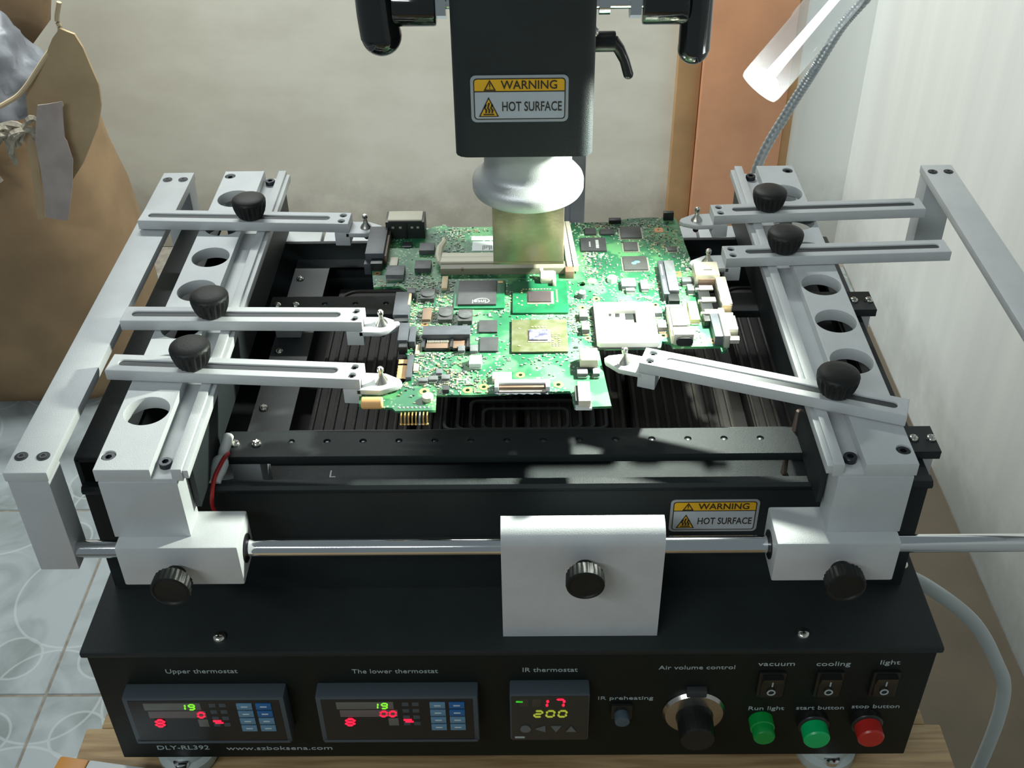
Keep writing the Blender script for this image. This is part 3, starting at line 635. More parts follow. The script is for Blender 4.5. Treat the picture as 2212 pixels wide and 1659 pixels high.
# ================================================================ CLAMP RAILS
def clamp_rail(side):
    s_ = -1 if side == 'left' else 1
    def X(a, b_): return (s_*a, s_*b_) if s_ > 0 else (-b_, -a)
    def bx(mb, a, b_, y0, y1, z0, z1, bev=.3): x0, x1 = X(a, b_); mb.box(x0, x1, y0, y1, z0, z1, bev)
    hx = 198 if side == 'left' else 197.6
    ob = 213.5 if side == 'left' else 211.2
    t = thing('clamp_rail', 'long silver rail with a row of round holes along the machine\'s %s side' % side, 'clamp rail', (s_*190, 180, 55))
    x0, x1 = X(184.2, ob); holes = [circle(s_*hx, 59.2+40.7*i, 12.3, 40) for i in range(7)]
    scr = [circle(s_*(ob-5), y, 3.9, 20) for y in (22, 338.5)]
    me = plate_mesh([rect(x0, x1, 10.5, 346.5)] + holes + scr, 123, 131, .3); b = MB(); b.mesh(me)
    for y0, y1 in ((10.5, 346.5),):
        bx(b, 173.2, 184.6, y0, y1, 123, 124.6); bx(b, 167.8, 173.4, y0, y1, 123, 131); bx(b, 164.8, 167.9, y0+1, y1-3, 124, 129.3)
    rail = b.build('rail', ALU, t)
    for y in (22, 338.5):
        place(SCR4, 'screw', SCREWB, t, (s_*(ob-5), y, 130.2)); place(SCR4, 'screw', SCREWB, t, (s_*179, y-1, 127.6))
    # dark strip under the rail's inner edge
    b = MB(); bx(b, 167, 170, 24, 332, 92, 123, .3); b.build('side_skirt', BLK, t)
    for y0, y1, z0 in ((9.6, 28, 83.6), (318, 338, 83.6)):
        b = MB(); bx(b, 171, ob-1.2, y0, y1, z0, 123, .4); b.build('post', ALU2, t)
    for y0, y1 in ((0.9, 29.6), (316, 341)):
        b = MB()
        lo, hi = (144.6, 210.6) if side == 'left' else (143.2, 209.2)
        bx(b, lo, hi, y0, y1, 55, 83.6, 1.3); blk = b.build('slider_block', ALU, t)
        xi = s_*(lo-.6); yc = 15.6 if y0 < 100 else 329
        b = MB(); b.cyl((s_*lo, yc, 68.5), (xi, yc, 68.5), 8.2, n=32); b.build('bearing_seal', DARK, blk)
    kx = -179 if side == 'left' else 178
    k = place(TK, 'knob', KNOBM, t, (kx, .9-3, 68.5), (R(90), 0, 0)); s2 = bpy.data.objects.new('knob_stem', SM); C.objects.link(s2); s2.parent = k; s2.location = (0, 0, -2.5*S)
clamp_rail('left'); clamp_rail('right')

# ================================================================ CLAMP ARMS
def arm_knob():
    b = MB(); b.lathe([(7, 0), (8.6, 1.2), (10.0, 4), (11.0, 7.5), (11.5, 10.5), (11.5, 12.2), (11.0, 13.4), (9.6, 14.3), (6, 15.0), (0.3, 15.3)], n=120, flute=20, fd=.09, fz=(1, 11)); return mk(b, 'arm_knob', KNOBM)
AK = arm_knob()
def arm_meshes():
    w = 7.9; L_ = 146
    me = plate_mesh([rect(-L_, 0, -w, w), slot(-L_+5.5, -14, 0, 2.6), circle(-5.2, 3.9, 2.3, 20), circle(-5.2, -3.9, 2.3, 20)], 0, 7, .55)
    b = MB(); b.mesh(me); bar = mk(b, 'bar', ALU)
    b = MB(); me = plate_mesh([[(-2, -8.2), (11, -8.2), (20.6, -2.6), (22.2, 0.5), (20.6, 3.4), (11.5, 8.2), (-2, 8.2)]], -3.4, -0.1, .4); b.mesh(me)
    b.box(-10, 0.3, -8.2, 8.2, -10, -.1, .5); nose = mk(b, 'nose', ALU)
    b = MB(); b.lathe([(4.1, -.2), (3.6, 1.0), (1.7, 3.4), (1.3, 6.4), (1.9, 7.2), (1.9, 9.0), (1.2, 9.8), (.1, 10)], (10.4, 0.6, 0), 24); b.lathe([(1.3, -9), (2, -8), (2, -6), (1.4, -5), (1.4, -3.2)], (10.4, .6, 0), 16); pin = mk(b, 'pin', STEEL)
    return bar, nose, pin
BAR, NOSE, PIN = arm_meshes()
b = MB(); b.mesh(plate_mesh([slot(-146+5.6, -14.1, 0, 2.55)], .4, 6.1)); SLOT_SHADE = mk(b, 'slot_shade', mat('dark_slot_shade', (.05, .055, .058), .5, .3))  # dark fill strip stands in for the shade inside the open slot
def make_arm():
    t = bpy.data.objects.new('board_clamp', None); C.objects.link(t); t.empty_display_size = .02
    def ch(n, me, loc): o = bpy.data.objects.new(n, me); C.objects.link(o); o.parent = t; o.location = Vector(loc)*S; return o
    ch('bar', BAR, (0, 0, 0)); ch('slot_shade', SLOT_SHADE, (0, 0, 0)); ch('nose', NOSE, (0, 0, 0)); ch('pin', PIN, (0, 0, 0)); ch('screw', SCR3, (-5.2, 3.9, 5.6)); ch('screw', SCR3, (-5.2, -3.9, 5.6)); ch('knob', AK, (-70, 0, 7.2))
    return t
arm0 = make_arm()
ARMS = [  # end x, y, angle, knob offset from the nose end, label
 (-109, 259.2, -3.0, 68.5, 'silver slotted clamp arm at the back of the left rail'),
 (-87, 140.8, -1.4, 91.5, 'middle silver slotted clamp arm on the left rail, pointing at the black side connector'),
 (-81.6, 83.9, -4.3, 96.8, 'front silver slotted clamp arm on the left rail, nose above the orange block'),
 (139.6, 265.5, 182.7, 38.5, 'silver slotted clamp arm at the back of the right rail'),
 (139.7, 209.6, 182.2, 38.5, 'silver slotted clamp arm on the right rail beside the metal port block'),
 (77.0, 97.2, 160.0, 107.5, 'slanting silver slotted clamp arm crossing the front of the right rail')]
for i, (x, y, a, k, lb) in enumerate(ARMS):
    t = arm0 if i == 0 else copy_tree(arm0)
    t.location = (x*S, y*S, .1315); t.rotation_euler = (0, 0, R(a))
    tag(t, lb, 'clamp', 'slotted arms clamping the circuit board')
    for c in bpy.data.objects:
        if c.parent == t and c.name.startswith('knob'): c.location.x = -k*S

# ================================================================ SUPPORT BARS
STUDM = mat('dull_stud', (.16, .17, .18), .3, .8)
def support_bar(y0, y1, lb, n0):
    t = thing('support_bar', lb, 'support bar', (40, (y0+y1)/2, 74))
    hs = [circle(-126.1+20.9*i, (y0+y1)/2+2, 2.0, 16) for i in range(14)]
    me = plate_mesh([rect(-163.5, 246, y0, y1)] + hs, 92.5, 94, .25); b = MB(); b.mesh(me)
    b.box(-163.5, 246, y0-.1, y0+1.2, 88.5, 93.4, .4); b.box(-163.5, 246, y1-1.2, y1+.1, 88.5, 93.4, .4); b.build('folded_strip', BLK, t)
    for x0 in (-160, 226):
        b = MB(); b.box(x0, x0+17, y0+1.5, y1-1.5, 74.2 if y0 > 100 or x0 > 0 else 60.2, 92.4, .5); b.build('end_block', ALU2, t)
    for x in (-158.4, -145.8, 233, 243 if y0 < 100 else 243): place(PANS, 'screw', NICKEL, t, (x, (y0+y1)/2, 94))
    for i in range(14):
        b = MB(); b.lathe([(1.8, 0), (1.8, 1.8), (1.2, 2.3), (.1, 2.5)], (-126.1+20.9*i, (y0+y1)/2+2, 91.0), 14); b.build('stud', STUDM, t)
support_bar(62.5, 85.5, 'front black support strip with a row of studs, between the two rails', 0)
support_bar(207.5, 230, 'rear black support strip running under the circuit board', 0)
# pointed pegs standing beside the front strip
for x, y, h in ((167, 83, 14), (165, 84, 14.5)):
    b = MB(); zz = 94 if h == 14 else 60; b.lathe([(2.2, 0), (2.0, 1.5), (1.4, h), (1.0, h+.4)], (x, y, zz), 16)
    o = b.build('support_peg', mat('copper_peg', (0.55, 0.40, 0.33), .3, .9)); ORGs = ORG
    tag(o, 'slim coppery peg standing %s' % ('on the right end of the front support strip' if h == 14 else 'on the deck in front of the support strip'), 'peg', 'coppery support pegs')
    o.location = ORG*S

# wire with white sleeve beside the front support strip
ORG = Vector((-170, 60, 90))
wr = thing('wire_connector', 'white wire sleeve with a red wire beside the left end of the front strip', 'wire', (-170, 60, 90))
SLV = mat('white_sleeve', (.7, .73, .72), .5); REDW = mat('red_wire', (0.42, 0.02, 0.02), .35)
b = MB(); b.tube(catmull([(-161.5, 75, 99), (-161.6, 70, 98.5), (-162.3, 64, 97), (-162.6, 61, 95)], 5), 3.0, 14); b.build('sleeve', SLV, wr)
b = MB(); b.tube(catmull([(-162.6, 61, 95), (-163.5, 57, 94), (-164.2, 53, 92.5), (-165, 49.5, 90.5), (-165.2, 46, 89)], 5), 3.2, 14, rfun=lambda i: [3.0, 3.6, 4.2, 4.6, 4.8, 4.9, 4.9, 4.9, 4.9, 4.8, 4.8, 4.6, 4.4, 4.2, 4.1, 4, 3.9, 3.8, 3.7, 3.6, 3.5][min(i, 20)]); b.build('sleeve', SLV, wr)
b = MB(); b.tube(catmull([(-159.5, 63, 96.5), (-160.5, 57, 98), (-162, 51, 97), (-164, 45, 94), (-166, 41, 86), (-167, 40, 76), (-164, 40, 66), (-158, 41, 60), (-154, 42, 56)], 6), 1.25, 10); b.build('red_wire', REDW, wr)

# ================================================================ MOTHERBOARD
ZB = 127
GREENS = dict(c1=(0.005, 0.11, 0.032), c2=(0.03, 0.26, 0.09))
def pcb_material():
    m = bpy.data.materials.new('green_circuit_board'); m.use_nodes = True; nt = m.node_tree; L = nt.links.new
    b = nt.nodes['Principled BSDF']; b.inputs['Roughness'].default_value = 0.42
    tc = nt.nodes.new('ShaderNodeTexCoord')
    n = nt.nodes.new('ShaderNodeTexNoise'); n.inputs['Scale'].default_value = 28; n.inputs['Detail'].default_value = 3; L(tc.outputs['Object'], n.inputs[0])
    cr = nt.nodes.new('ShaderNodeValToRGB'); cr.color_ramp.elements[0].color = (0.010, 0.095, 0.042, 1); cr.color_ramp.elements[1].color = (0.026, 0.165, 0.070, 1)
    cr.color_ramp.elements[0].position = .35; cr.color_ramp.elements[1].position = .65; L(n.outputs['Fac'], cr.inputs[0])
    # copper tracks under the lacquer
    br = nt.nodes.new('ShaderNodeTexBrick'); br.inputs['Scale'].default_value = 330; br.inputs['Mortar Size'].default_value = .22; br.inputs['Color1'].default_value = (0, 0, 0, 1); br.inputs['Color2'].default_value = (0, 0, 0, 1); br.inputs['Mortar'].default_value = (1, 1, 1, 1); br.inputs['Brick Width'].default_value = 3.2
    n0 = nt.nodes.new('ShaderNodeTexNoise'); n0.inputs['Scale'].default_value = 14; L(tc.outputs['Object'], n0.inputs[0])
    mixv = nt.nodes.new('ShaderNodeMixRGB'); mixv.blend_type = 'ADD'; mixv.inputs[0].default_value = .05; L(tc.outputs['Object'], mixv.inputs[1]); L(n0.outputs['Color'], mixv.inputs[2]); L(mixv.outputs[0], br.inputs[0])
    n2 = nt.nodes.new('ShaderNodeTexNoise'); n2.inputs['Scale'].default_value = 60; n2.inputs['Detail'].default_value = 2; L(tc.outputs['Object'], n2.inputs[0])
    gt = nt.nodes.new('ShaderNodeMapRange'); gt.inputs[1].default_value = .48; gt.inputs[2].default_value = .56; gt.inputs[4].default_value = .42; L(n2.outputs['Fac'], gt.inputs[0])
    mu = nt.nodes.new('ShaderNodeMath'); mu.operation = 'MULTIPLY'; L(br.outputs['Color'], mu.inputs[0]); L(gt.outputs[0], mu.inputs[1])
    mx = nt.nodes.new('ShaderNodeMixRGB'); L(mu.outputs[0], mx.inputs[0]); L(cr.outputs[0], mx.inputs[1]); mx.inputs[2].default_value = (0.16, 0.42, 0.16, 1)
    # tinned pads and silk-screen dots
    vo = nt.nodes.new('ShaderNodeTexVoronoi'); vo.inputs['Scale'].default_value = 420; L(tc.outputs['Object'], vo.inputs[0])
    lt = nt.nodes.new('ShaderNodeMath'); lt.operation = 'LESS_THAN'; lt.inputs[1].default_value = .30; L(vo.outputs['Distance'], lt.inputs[0])
    n3 = nt.nodes.new('ShaderNodeTexNoise'); n3.inputs['Scale'].default_value = 45; n3.inputs['Detail'].default_value = 3; L(tc.outputs['Object'], n3.inputs[0])
    g3 = nt.nodes.new('ShaderNodeMapRange'); g3.inputs[1].default_value = .47; g3.inputs[2].default_value = .53; g3.inputs[4].default_value = .85; L(n3.outputs['Fac'], g3.inputs[0])
    mu2 = nt.nodes.new('ShaderNodeMath'); mu2.operation = 'MULTIPLY'; L(lt.outputs[0], mu2.inputs[0]); L(g3.outputs[0], mu2.inputs[1])
    mx2 = nt.nodes.new('ShaderNodeMixRGB'); L(mu2.outputs[0], mx2.inputs[0]); L(mx.outputs[0], mx2.inputs[1]); mx2.inputs[2].default_value = (0.38, 0.50, 0.34, 1)
    L(mx2.outputs[0], b.inputs['Base Color'])
    bp = nt.nodes.new('ShaderNodeBump'); bp.inputs['Strength'].default_value = .3; bp.inputs['Distance'].default_value = .0002; L(mu2.outputs[0], bp.inputs['Height']); L(bp.outputs[0], b.inputs['Normal'])
    return m
PM = {
 'pcb': pcb_material(), 'ic': mat('chip_epoxy', (0.040, 0.042, 0.044), .45, 0, .1, 200), 'gray': mat('ferrite_grey', (0.12, 0.13, 0.135), .5, 0, .15, 300),
 'grayic': mat('choke_grey', (0.075, 0.08, 0.08), .5, 0, .2, 300), 'conn': mat('connector_slate', (0.065, 0.072, 0.085), .45, 0, .1, 200), 'cream': mat('cream_plastic', (0.62, 0.58, 0.45), .5),
 'white': mat('white_plastic', (0.62, 0.66, 0.64), .5), 'tan': mat('tan_body', (0.62, 0.47, 0.27), .5), 'brown': mat('brown_capacitor', (0.17, 0.11, 0.075), .5), 'round': mat('dark_choke', (0.045, 0.045, 0.045), .4, 0, .2, 400),
 'greensub': mat('green_chip_substrate', (0.01, 0.12, 0.05), .35, 0, .25, 90), 'olivesub': mat('olive_chip_substrate', (0.06, 0.075, 0.022), .45, 0, .3, 120, color2=(0.12, 0.12, 0.08)), 'orange': mat('orange_cream_block', (0.75, 0.42, 0.16), .5),
 'socket': mat('socket_plastic', (0.74, 0.73, 0.68), .5), 'qfp': mat('flat_chip_epoxy', (0.055, 0.058, 0.055), .45, 0, .1, 200), 'black': mat('black_header_plastic', (0.012, 0.014, 0.014), .4),
 'metal': mat('tinned_shell', (0.66, 0.64, 0.56), .32, .7, .05, 200), 'metalbig': mat('port_shell', (0.66, 0.62, 0.50), .35, .65, .05, 200), 'special_rear': mat('port_block_black', (0.018, 0.022, 0.02), .4),
 'copper': mat('copper_pad', (0.62, 0.27, 0.13), .4, .4), 'gold': mat('gold_pin', (0.80, 0.52, 0.18), .3, .9), 'solder': mat('solder', (0.55, 0.56, 0.53), .3, .8), 'tin': mat('pin_row', (0.55, 0.56, 0.46), .4, .5), 'die': mat('silicon_die', (0.055, 0.045, 0.048), .2), 'dieg': mat('dusty_die', (0.06, 0.06, 0.10), .3, 0, .3, 300, color2=(0.20, 0.20, 0.28)),
 'hole': mat('hole_shadow', (0.02, 0.01, 0.005), .8), 'silk': mat('white_silk_print', (0.6, 0.68, 0.62), .6), 'epoxy': mat('underfill', (0.24, 0.22, 0.14), .4)}
mbd = thing('circuit_board', 'green laptop circuit board full of chips held under the hot air nozzle', 'circuit board', (20, 160, ZB-1.6))
CELLS = [(x, y, r) for x, y, r in RINGS]
me = plate_mesh([PCB_OUTLINE] + [circle(x, y, r*.42, 14) for x, y, r in RINGS[:13]] + [circle(46.9, 190.8, 2.3, 20)], ZB-1.6, ZB); b = MB(); b.mesh(me); b.build('board', PM['pcb'], mbd, smooth=False)
for i, (x, y, r) in enumerate(RINGS):
    lps = [circle(x, y, r, 28), circle(x, y, r*.45, 18)] if i < 13 else [rrect(x-r, x+r, y-r, y+r, 1), circle(x, y, r*.35, 14)]
    b = MB(); b.mesh(plate_mesh(lps, ZB, ZB+.15)); b.build('screw_pad', PM['copper'], mbd)
occ = []
DOTM = PM['solder']
def bsub(name, m, par, x0, x1, y0, y1, z0, z1, bev=.1, lab=None):
    q = MB(); q.box(x0, x1, y0, y1, z0, z1, bev); return q.build(name, m, par, lab)
for name, x0, x1, y0, y1, h, mt in COMP:
    occ.append((x0-.3, x1+.3, y0-.3, y1+.3)); m = PM[mt]; z0 = ZB; z1 = ZB+h; cx = (x0+x1)/2; cy = (y0+y1)/2
    if mt == 'round':
        b = MB(); b.box(x0, x1, y0, y1, z0, z1-.8, 1.2, 2, zonly=True); o = b.build(name, m, mbd)
        b = MB(); b.cyl((cx, cy, z1-.8), (cx, cy, z1), min(x1-x0, y1-y0)*.46, n=32, bev=.3); b.build('coil_cap', PM['grayic'], o)
        bsub('solder_tab', PM['solder'], o, cx-1.5, cx+1.5, y0-.9, y0+.2, z0, z0+.9)
    elif mt == 'socket':
        me = plate_mesh([[(x0+1.5, y0), (x1-.5, y0), (x1, y0+.5), (x1, y1-2), (x1-1.5, y1), (x0+.5, y1), (x0, y1-.5), (x0, y0+1.5)], [(61.2, 153.9), (61.2, 147), (63, 147), (63, 150), (65, 150), (65, 146), (68, 146), (68, 150), (71, 150), (71, 143), (76, 143), (76, 140), (77.9, 140), (77.9, 153.9)]], z0+1, z1, .3); b = MB(); b.mesh(me); o = b.build(name, m, mbd, 'white square processor socket')
        bsub('cutout_shade', PM['black'], o, 60.8, 78.3, 139.6, 154.2, z0+1.2, z0+1.6, .1); bsub('socket_base', PM['grayic'], o, x0-.8, x1+.6, y0-.6, y1+.6, z0, z0+1.2, .2); bsub('latch_mark', PM['silk'], o, cx-1.6, cx+1.6, y0+3.2, y0+4.3, z1, z1+.15)  # black plate in the cutout paints the shade at its bottom
        # pin grid: rows of small dimples
        q = MB()
        for i in range(22):
            for j in range(22):
                px = x0+2+(x1-x0-4)*i/21; py = y0+3.5+(y1-y0-6)*j/21
                if 60 < px < 79 and 138 < py < 156: continue
                q.box(px-.35, px+.35, py-.35, py+.35, z1-.05, z1+.06)
        q.build('pin_hole', mat('pin_hole_grey', (0.5, 0.49, 0.45), .6), o, kind='stuff')
    elif name == 'special':
        pass
    elif mt == 'special_rear':
        o = bsub(name, m, mbd, x0-1, x1+1, y0, y1+3, z0, z1-1.2, .4); bsub('port_plate', PM['cream'], o, x0+.6, x1-.6, y0+1.2, y1+1.4, z1-1.2, z1, .3)
        for dx in (-8, -3, 5, 9): bsub('spring_tab', PM['metal'], o, cx+dx-1.2, cx+dx+.6, y0-.5, y0+.2, z1-6, z1-4.6, .1)
        bsub('divider', PM['black'], o, cx-1.2, cx+1.2, y0-.7, y0, z0, z1-2, .1)
    elif mt in ('greensub', 'olivesub'):
        b = MB(); b.mesh(plate_mesh([rrect(x0, x1, y0, y1, .5)], z0+.3, z1, .1)); o = b.build(name, m, mbd)
        b = MB(); b.box(x0+1, x1-1, y0+1, y1-1, z0, z0+.35); b.build('solder_gap', PM['black'], o)
        if name == 'controller_chip':
            bsub('chip_cap', PM['ic'], o, x0+2.3, x1-5.2, y0+2.5, y1-1.6, z1, z1+1.3, .35); bsub('corner_mark', PM['orange'], o, x1-4.4, x1-1.2, y1-3.2, y1-.9, z1, z1+.2, .1)
            me = text_mesh('intel', 5.2, .04); q = MB(); q.mesh(me, T(cx-.2, y0+5.6, z1+1.36) @ Matrix.Rotation(math.pi, 4, 'Z'))
            q.tube([(cx+1.5+4.6*math.cos(R(a)), y0+6.2+2.7*math.sin(R(a)), z1+1.33) for a in range(-50, 200, 10)], .22, 6); q.build('chip_lettering', PM['silk'], o, smooth=False)
        else:
            dx0, dx1, dy0, dy1 = (12.4, 26.8, 167.2, 179.6) if name[0] == 'b' else (12.6, 23.8, 126, 137)
            bsub('underfill', PM['epoxy'], o, dx0-.8, dx1+1.6, dy0-1.5, dy1+.6, z1, z1+.25, .12); bsub('die', PM['die'] if name[0] == 'b' else PM['dieg'], o, dx0, dx1, dy0, dy1, z1, z1+1.0, .15)
            q = MB(); rr = random.Random(3)
            if name[0] == 'b': pts_ = [(dx0-3+1.9*i, dy1+3.2) for i in range(10)] + [(dx1+3.6, dy1+2-1.7*i) for i in range(9)] + [(dx0-4, dy1+1.4), (dx0-4, dy1-.8), (dx0-7, dy0+6), (dx0-4, dy0+2), (dx0-6, dy0-1), (dx0-4, dy0-2.6), (dx0+5, dy0-3), (dx1-2, dy0-2.6)]
            else: pts_ = [(dx1+3+1.9*(i % 3), dy0-5+1.9*(i//3)) for i in range(21) if rr.random() < .7] + [(dx0+2+2*i, dy1+3.5) for i in range(5)] + [(dx0-6, dy1+2), (dx0-6, dy0-5)]
            for px, py in pts_: q.box(px-.6, px+.6, py-.4, py+.4, z1, z1+.35, .08, 1)
            q.build('chip_capacitor', PM['tan'], o, kind='stuff')
    elif mt == 'qfp':
        o = bsub(name, m, mbd, x0, x1, y0, y1, z0+.3, z1, .2); q = MB()
        k = max(6, int((x1-x0)/.75))
        for i in range(k):
            px = x0+(i+.5)*(x1-x0)/k
            for yy in (y0-1.2, y1): q.box(px-.2, px+.2, yy, yy+1.2, z0, z0+.5)
        k = max(6, int((y1-y0)/.75))
        for i in range(k):
            py = y0+(i+.5)*(y1-y0)/k
            for xx in (x0-1.2, x1): q.box(xx, xx+1.2, py-.2, py+.2, z0, z0+.5)
        q.build('pin_row', PM['tin'], o, kind='stuff')
        if 200 < y0 < 210:
            b = MB(); b.sphere((cx-1, cy-.6, z1), 1.7, (1, .9, .12), 8); b.sphere((cx+1.2, cy+1, z1), 1.8, (1.1, .8, .12), 8); b.build('paint_dab', mat('cyan_paint', (.12, .5, .55), .4), o)
    elif name == 'memory_slot_rail':
        o = bsub('memory_slot', m, mbd, x0, x1, y0+6.5, y1, z0+2, z1, .3); bsub('slot_lip', m, o, x0-1, x1, y0, y0+6, z0+2.5, z1+.2, .4); bsub('slot_body', mat('slot_body', (.22, .21, .15), .5), o, x0, x1+8, y0-6.5, y0+2, z0, z1-1.2, .3)
        q = MB(); q.tube([(x0-.8, y0+1, z1-1), (x0-2.0, y0+8, z1-.6), (x0-1.6, y0+17, z1), (x0+1, y0+25, z1+.3), (x0+.4, y0+30, z1)], 1.6, 8, rfun=lambda i: (1.5, 2.3, 2.4, 1.8, 1.3)[i]); q.box(x0-1, x0+3.5, y0+10, y0+13, z1-1.5, z1-.5, .2); q.build('latch', m, o)
        for dx in (0, 4.4): q = MB(); q.prism([(38.0+dx*.75, 203), (42+dx*.75, 203), (38.6+dx*.65, 261.5), (35.4+dx*.65, 261.5)], ZB+2, ZB+6.2, 'z'); q.build('latch', m, o)
        q = MB(); q.box(36.5, 42, 197, 204, ZB, ZB+5.5, .4); q.build('latch_hinge', PM['brown'], o)
        bsub('key_mark', PM['brown'], o, x0+13.5, x0+15, y0-6.7, y0-5, z1-3, z1-1.1)
    elif name == 'card_slot':
        o = bsub(name, m, mbd, x0, x1, y0, y1, z0, z1, .3); bsub('slot_shelf', PM['black'], o, x0+.5, x1, y0-9, y0, z0, z0+1.6, .2)
        bsub('slot_mouth', PM['brown'], o, x0+2.5, x0+16.5, y0-8.4, y0-.2, z0+1.6, z0+2.2, .1); bsub('slot_mouth', PM['brown'], o, x0+18.6, x1-2, y0-8.4, y0-.2, z0+1.6, z0+2.2, .1)
        q = MB(); [q.box(x0+3+i*.9, x0+3.5+i*.9, y0-3.2, y0-.6, z0+2.1, z0+2.6) for i in range(15)]; q.build('contact', PM['tin'], o, kind='stuff')
        for xx in (x0, x0+16.8, x1-1.8): bsub('end_cheek', PM['black'], o, xx, xx+1.8, y0-9, y0, z0, z0+3.4, .2)
    elif name == 'ribbon_connector':
        o = bsub(name, m, mbd, x0, x1, y0, y1, z0, z1, .2); q = MB()
        for i in range(13):
            if i != 9: q.box(x0-5.6+.1*(i % 2), x0-.3, y0+1.5+i*1.45, y0+2.5+i*1.45, z0+.1, z0+.5)
        q.box(x0-4.6, x0-1.2, y0+1.5, y0+13.8, z0+.1, z0+.45); q.box(x0-4.6, x0-1.2, y0+16, y0+20, z0+.1, z0+.45)
        q.build('contact_comb', PM['orange'], o)
    elif name == 'display_connector':
        o = bsub(name, m, mbd, x0, x1, y0+2.2, y1, z0, z1, .3); bsub('slot_mouth', PM['brown'], o, x0+2.6, x1-2.6, y0-.2, y0+2.4, z0+.4, z1-1.4, .1); bsub('slot_shelf', PM['cream'], o, x0+2.6, x1-2.4, y0-2, y0, z0, z0+1, .1)
        for xx in (x0, x1-2.4): bsub('end_cheek', m, o, xx, xx+2.4, y0-1.4, y0+2.4, z0, z1-.3, .2)
        q = MB(); q.prism([(x0+.2+i*1.5, y0-3.0-.5*((i*7) % 3)) for i in range(21)] + [(x1-1, y0-1.4), (x0, y0-1.4)], z0, z0+.25); q.build('tape_edge', PM['conn'], o)
    elif name in ('square_connector', 'wire_connector'):
        b = MB(); b.box(x0, x1, y0, y1, z0+2, z1, 1.2, 3); o = b.build(name, m, mbd); bsub('body', PM['grayic'] if name[0] == 's' else m, o, x0+.5, x1-.5, y0+.5, y1-.5, z0, z0+2.4, .2)
        if name[0] == 'w': bsub('ear', m, o, x0-.2, x0+2, y1-1.5, y1+1.2, z0+1, z1+1, .3); bsub('ear', m, o, x1-1.6, x1+.6, y0-3, y1, z0, z1-1, .3)
    elif name == 'cable_connector':
        o = bsub(name, m, mbd, x0, x1, y0, y1, z0, z1, .5); bsub('side_wall', PM['grayic'], o, x0-1.6, x0, y0+2, y1-2, z0, z1-1.5, .2); bsub('foot', PM['white'], o, x0-1.6, x1+.6, y0-1, y0+3, z0, z0+1.6, .3)
    elif name == 'fuse_block':
        b = MB(); b.tube([(x0, cy, z0+2.4), (x0+.6, cy, z0+2.4), (x1-.6, cy, z0+2.4), (x1, cy, z0+2.4)], 2.6, 20, rfun=lambda i: (2.9, 3.4, 3.4, 2.9)[i]); b.box(x0+1, x1-1, cy-2.6, cy+2.6, z0, z0+2.4, .3); b.build(name, m, mbd, 'orange capped block on the front corner')
    elif name == 'video_port':
        o = bsub(name, m, mbd, x0, x1, y0, y1, z0, z1, .5); b = MB(); b.prism(rrect(y0+7.5, y1-6.5, z0+.4, z1-.6, 2), x1, x1+5.6, 'x'); b.build('d_shell', PM['metal'], o)
        for yy in (y0+2.2, y1-2.6):
            b = MB(); b.cyl((x1, yy, z0+4.4), (x1+5.4, yy, z0+4.4), 2.5, n=6); b.build('hex_nut', PM['metal'], o)
        bsub('housing', PM['conn'], o, x0-5, x0, y0+3, y1-3, z0, z1-2.5, .3)
    elif name == 'jack_shell':
        o = bsub(name, m, mbd, x0, x1, y0, y1, z0, z1, .8); b = MB(); b.prism(rrect(x0+1.5, x1-.5, z0+.5, z1-2, 2.4), y0-1.4, y0+.1, 'y'); b.build('jack_opening', PM['black'], o)
    elif name == 'jack_body':
        o = bsub(name, m, mbd, x0, x1, y0, y1, z0, z1, .3); bsub('side_wall', PM['cream'], o, x0-1.6, x0, y0-9, y1+2, z0, z1-1, .2); bsub('side_wall', PM['white'], o, x1, x1+2, y0+2, y1+4, z0, z1-.4, .2); bsub('rear_bracket', PM['gray'], o, x0-2, x1+2, y1+1, y1+4.4, z0, z1-2, .2)
    elif name == 'port_block' and mt == 'metalbig':
        o = bsub(name, m, mbd, x0, x1, y0, y1, z0+.5, z1, .6); bsub('vent_slot', PM['black'], o, x0+5.5, x0+11, y0+5.6, y0+6.3, z1, z1+.12); bsub('port_mouth', PM['brown'], o, x0+2, x1-2, y0-.6, y0, z0+1, z1-3, .1)
        bsub('solder_tab', PM['metal'], o, x0-2.4, x0, y0+1, y0+4, z0, z0+2.4, .2)
    elif name == 'port_block':
        o = bsub(name, m, mbd, x0, x1, y0, y1, z0+.5, z1, .5); bsub('end_face', PM['tan'], o, x0+.5, x1-.5, y0-.4, y0, z0+1, z1-1, .1)
    elif name == 'black_header':
        o = bsub(name, m, mbd, x0, x1, y0, y1, z0, z1-1, .3)
        for i in range(3):
            yy = y0+6+i*13.5; bsub('spring_contact', PM['metal'], o, x0+1.2, x1+2.6, yy, yy+5.0, z1-1, z1+.2, .3); bsub('spring_contact', PM['solder'], o, x0-1.2, x0+1.4, yy+1, yy+3.2, z1-2.6, z1-.4, .3)
    elif name == 'card_reader_slot':
        b = MB(); b.box(x0, x1, y0, y1, z0+4, z1, .3); o = b.build(name, PM['gray'], mbd, 'long grey topped slot beside the metal ports'); bsub('slot_body', PM['conn'], o, x0-3.6, x0+.2, y0-2, y1+2, z0, z1-1.4, .3); bsub('slot_end', PM['black'], o, x0-1, x1-.5, y0-8.5, y0-.2, z0, z1-2.2, .4)
        for i in range(2): bsub('contact_strip', PM['tin'], o, x0-2.6, x0-1.6, y0+2+i*18, y0+15+i*18, z1-1.5, z1-1.2, .1)
    elif name == 'edge_connector':
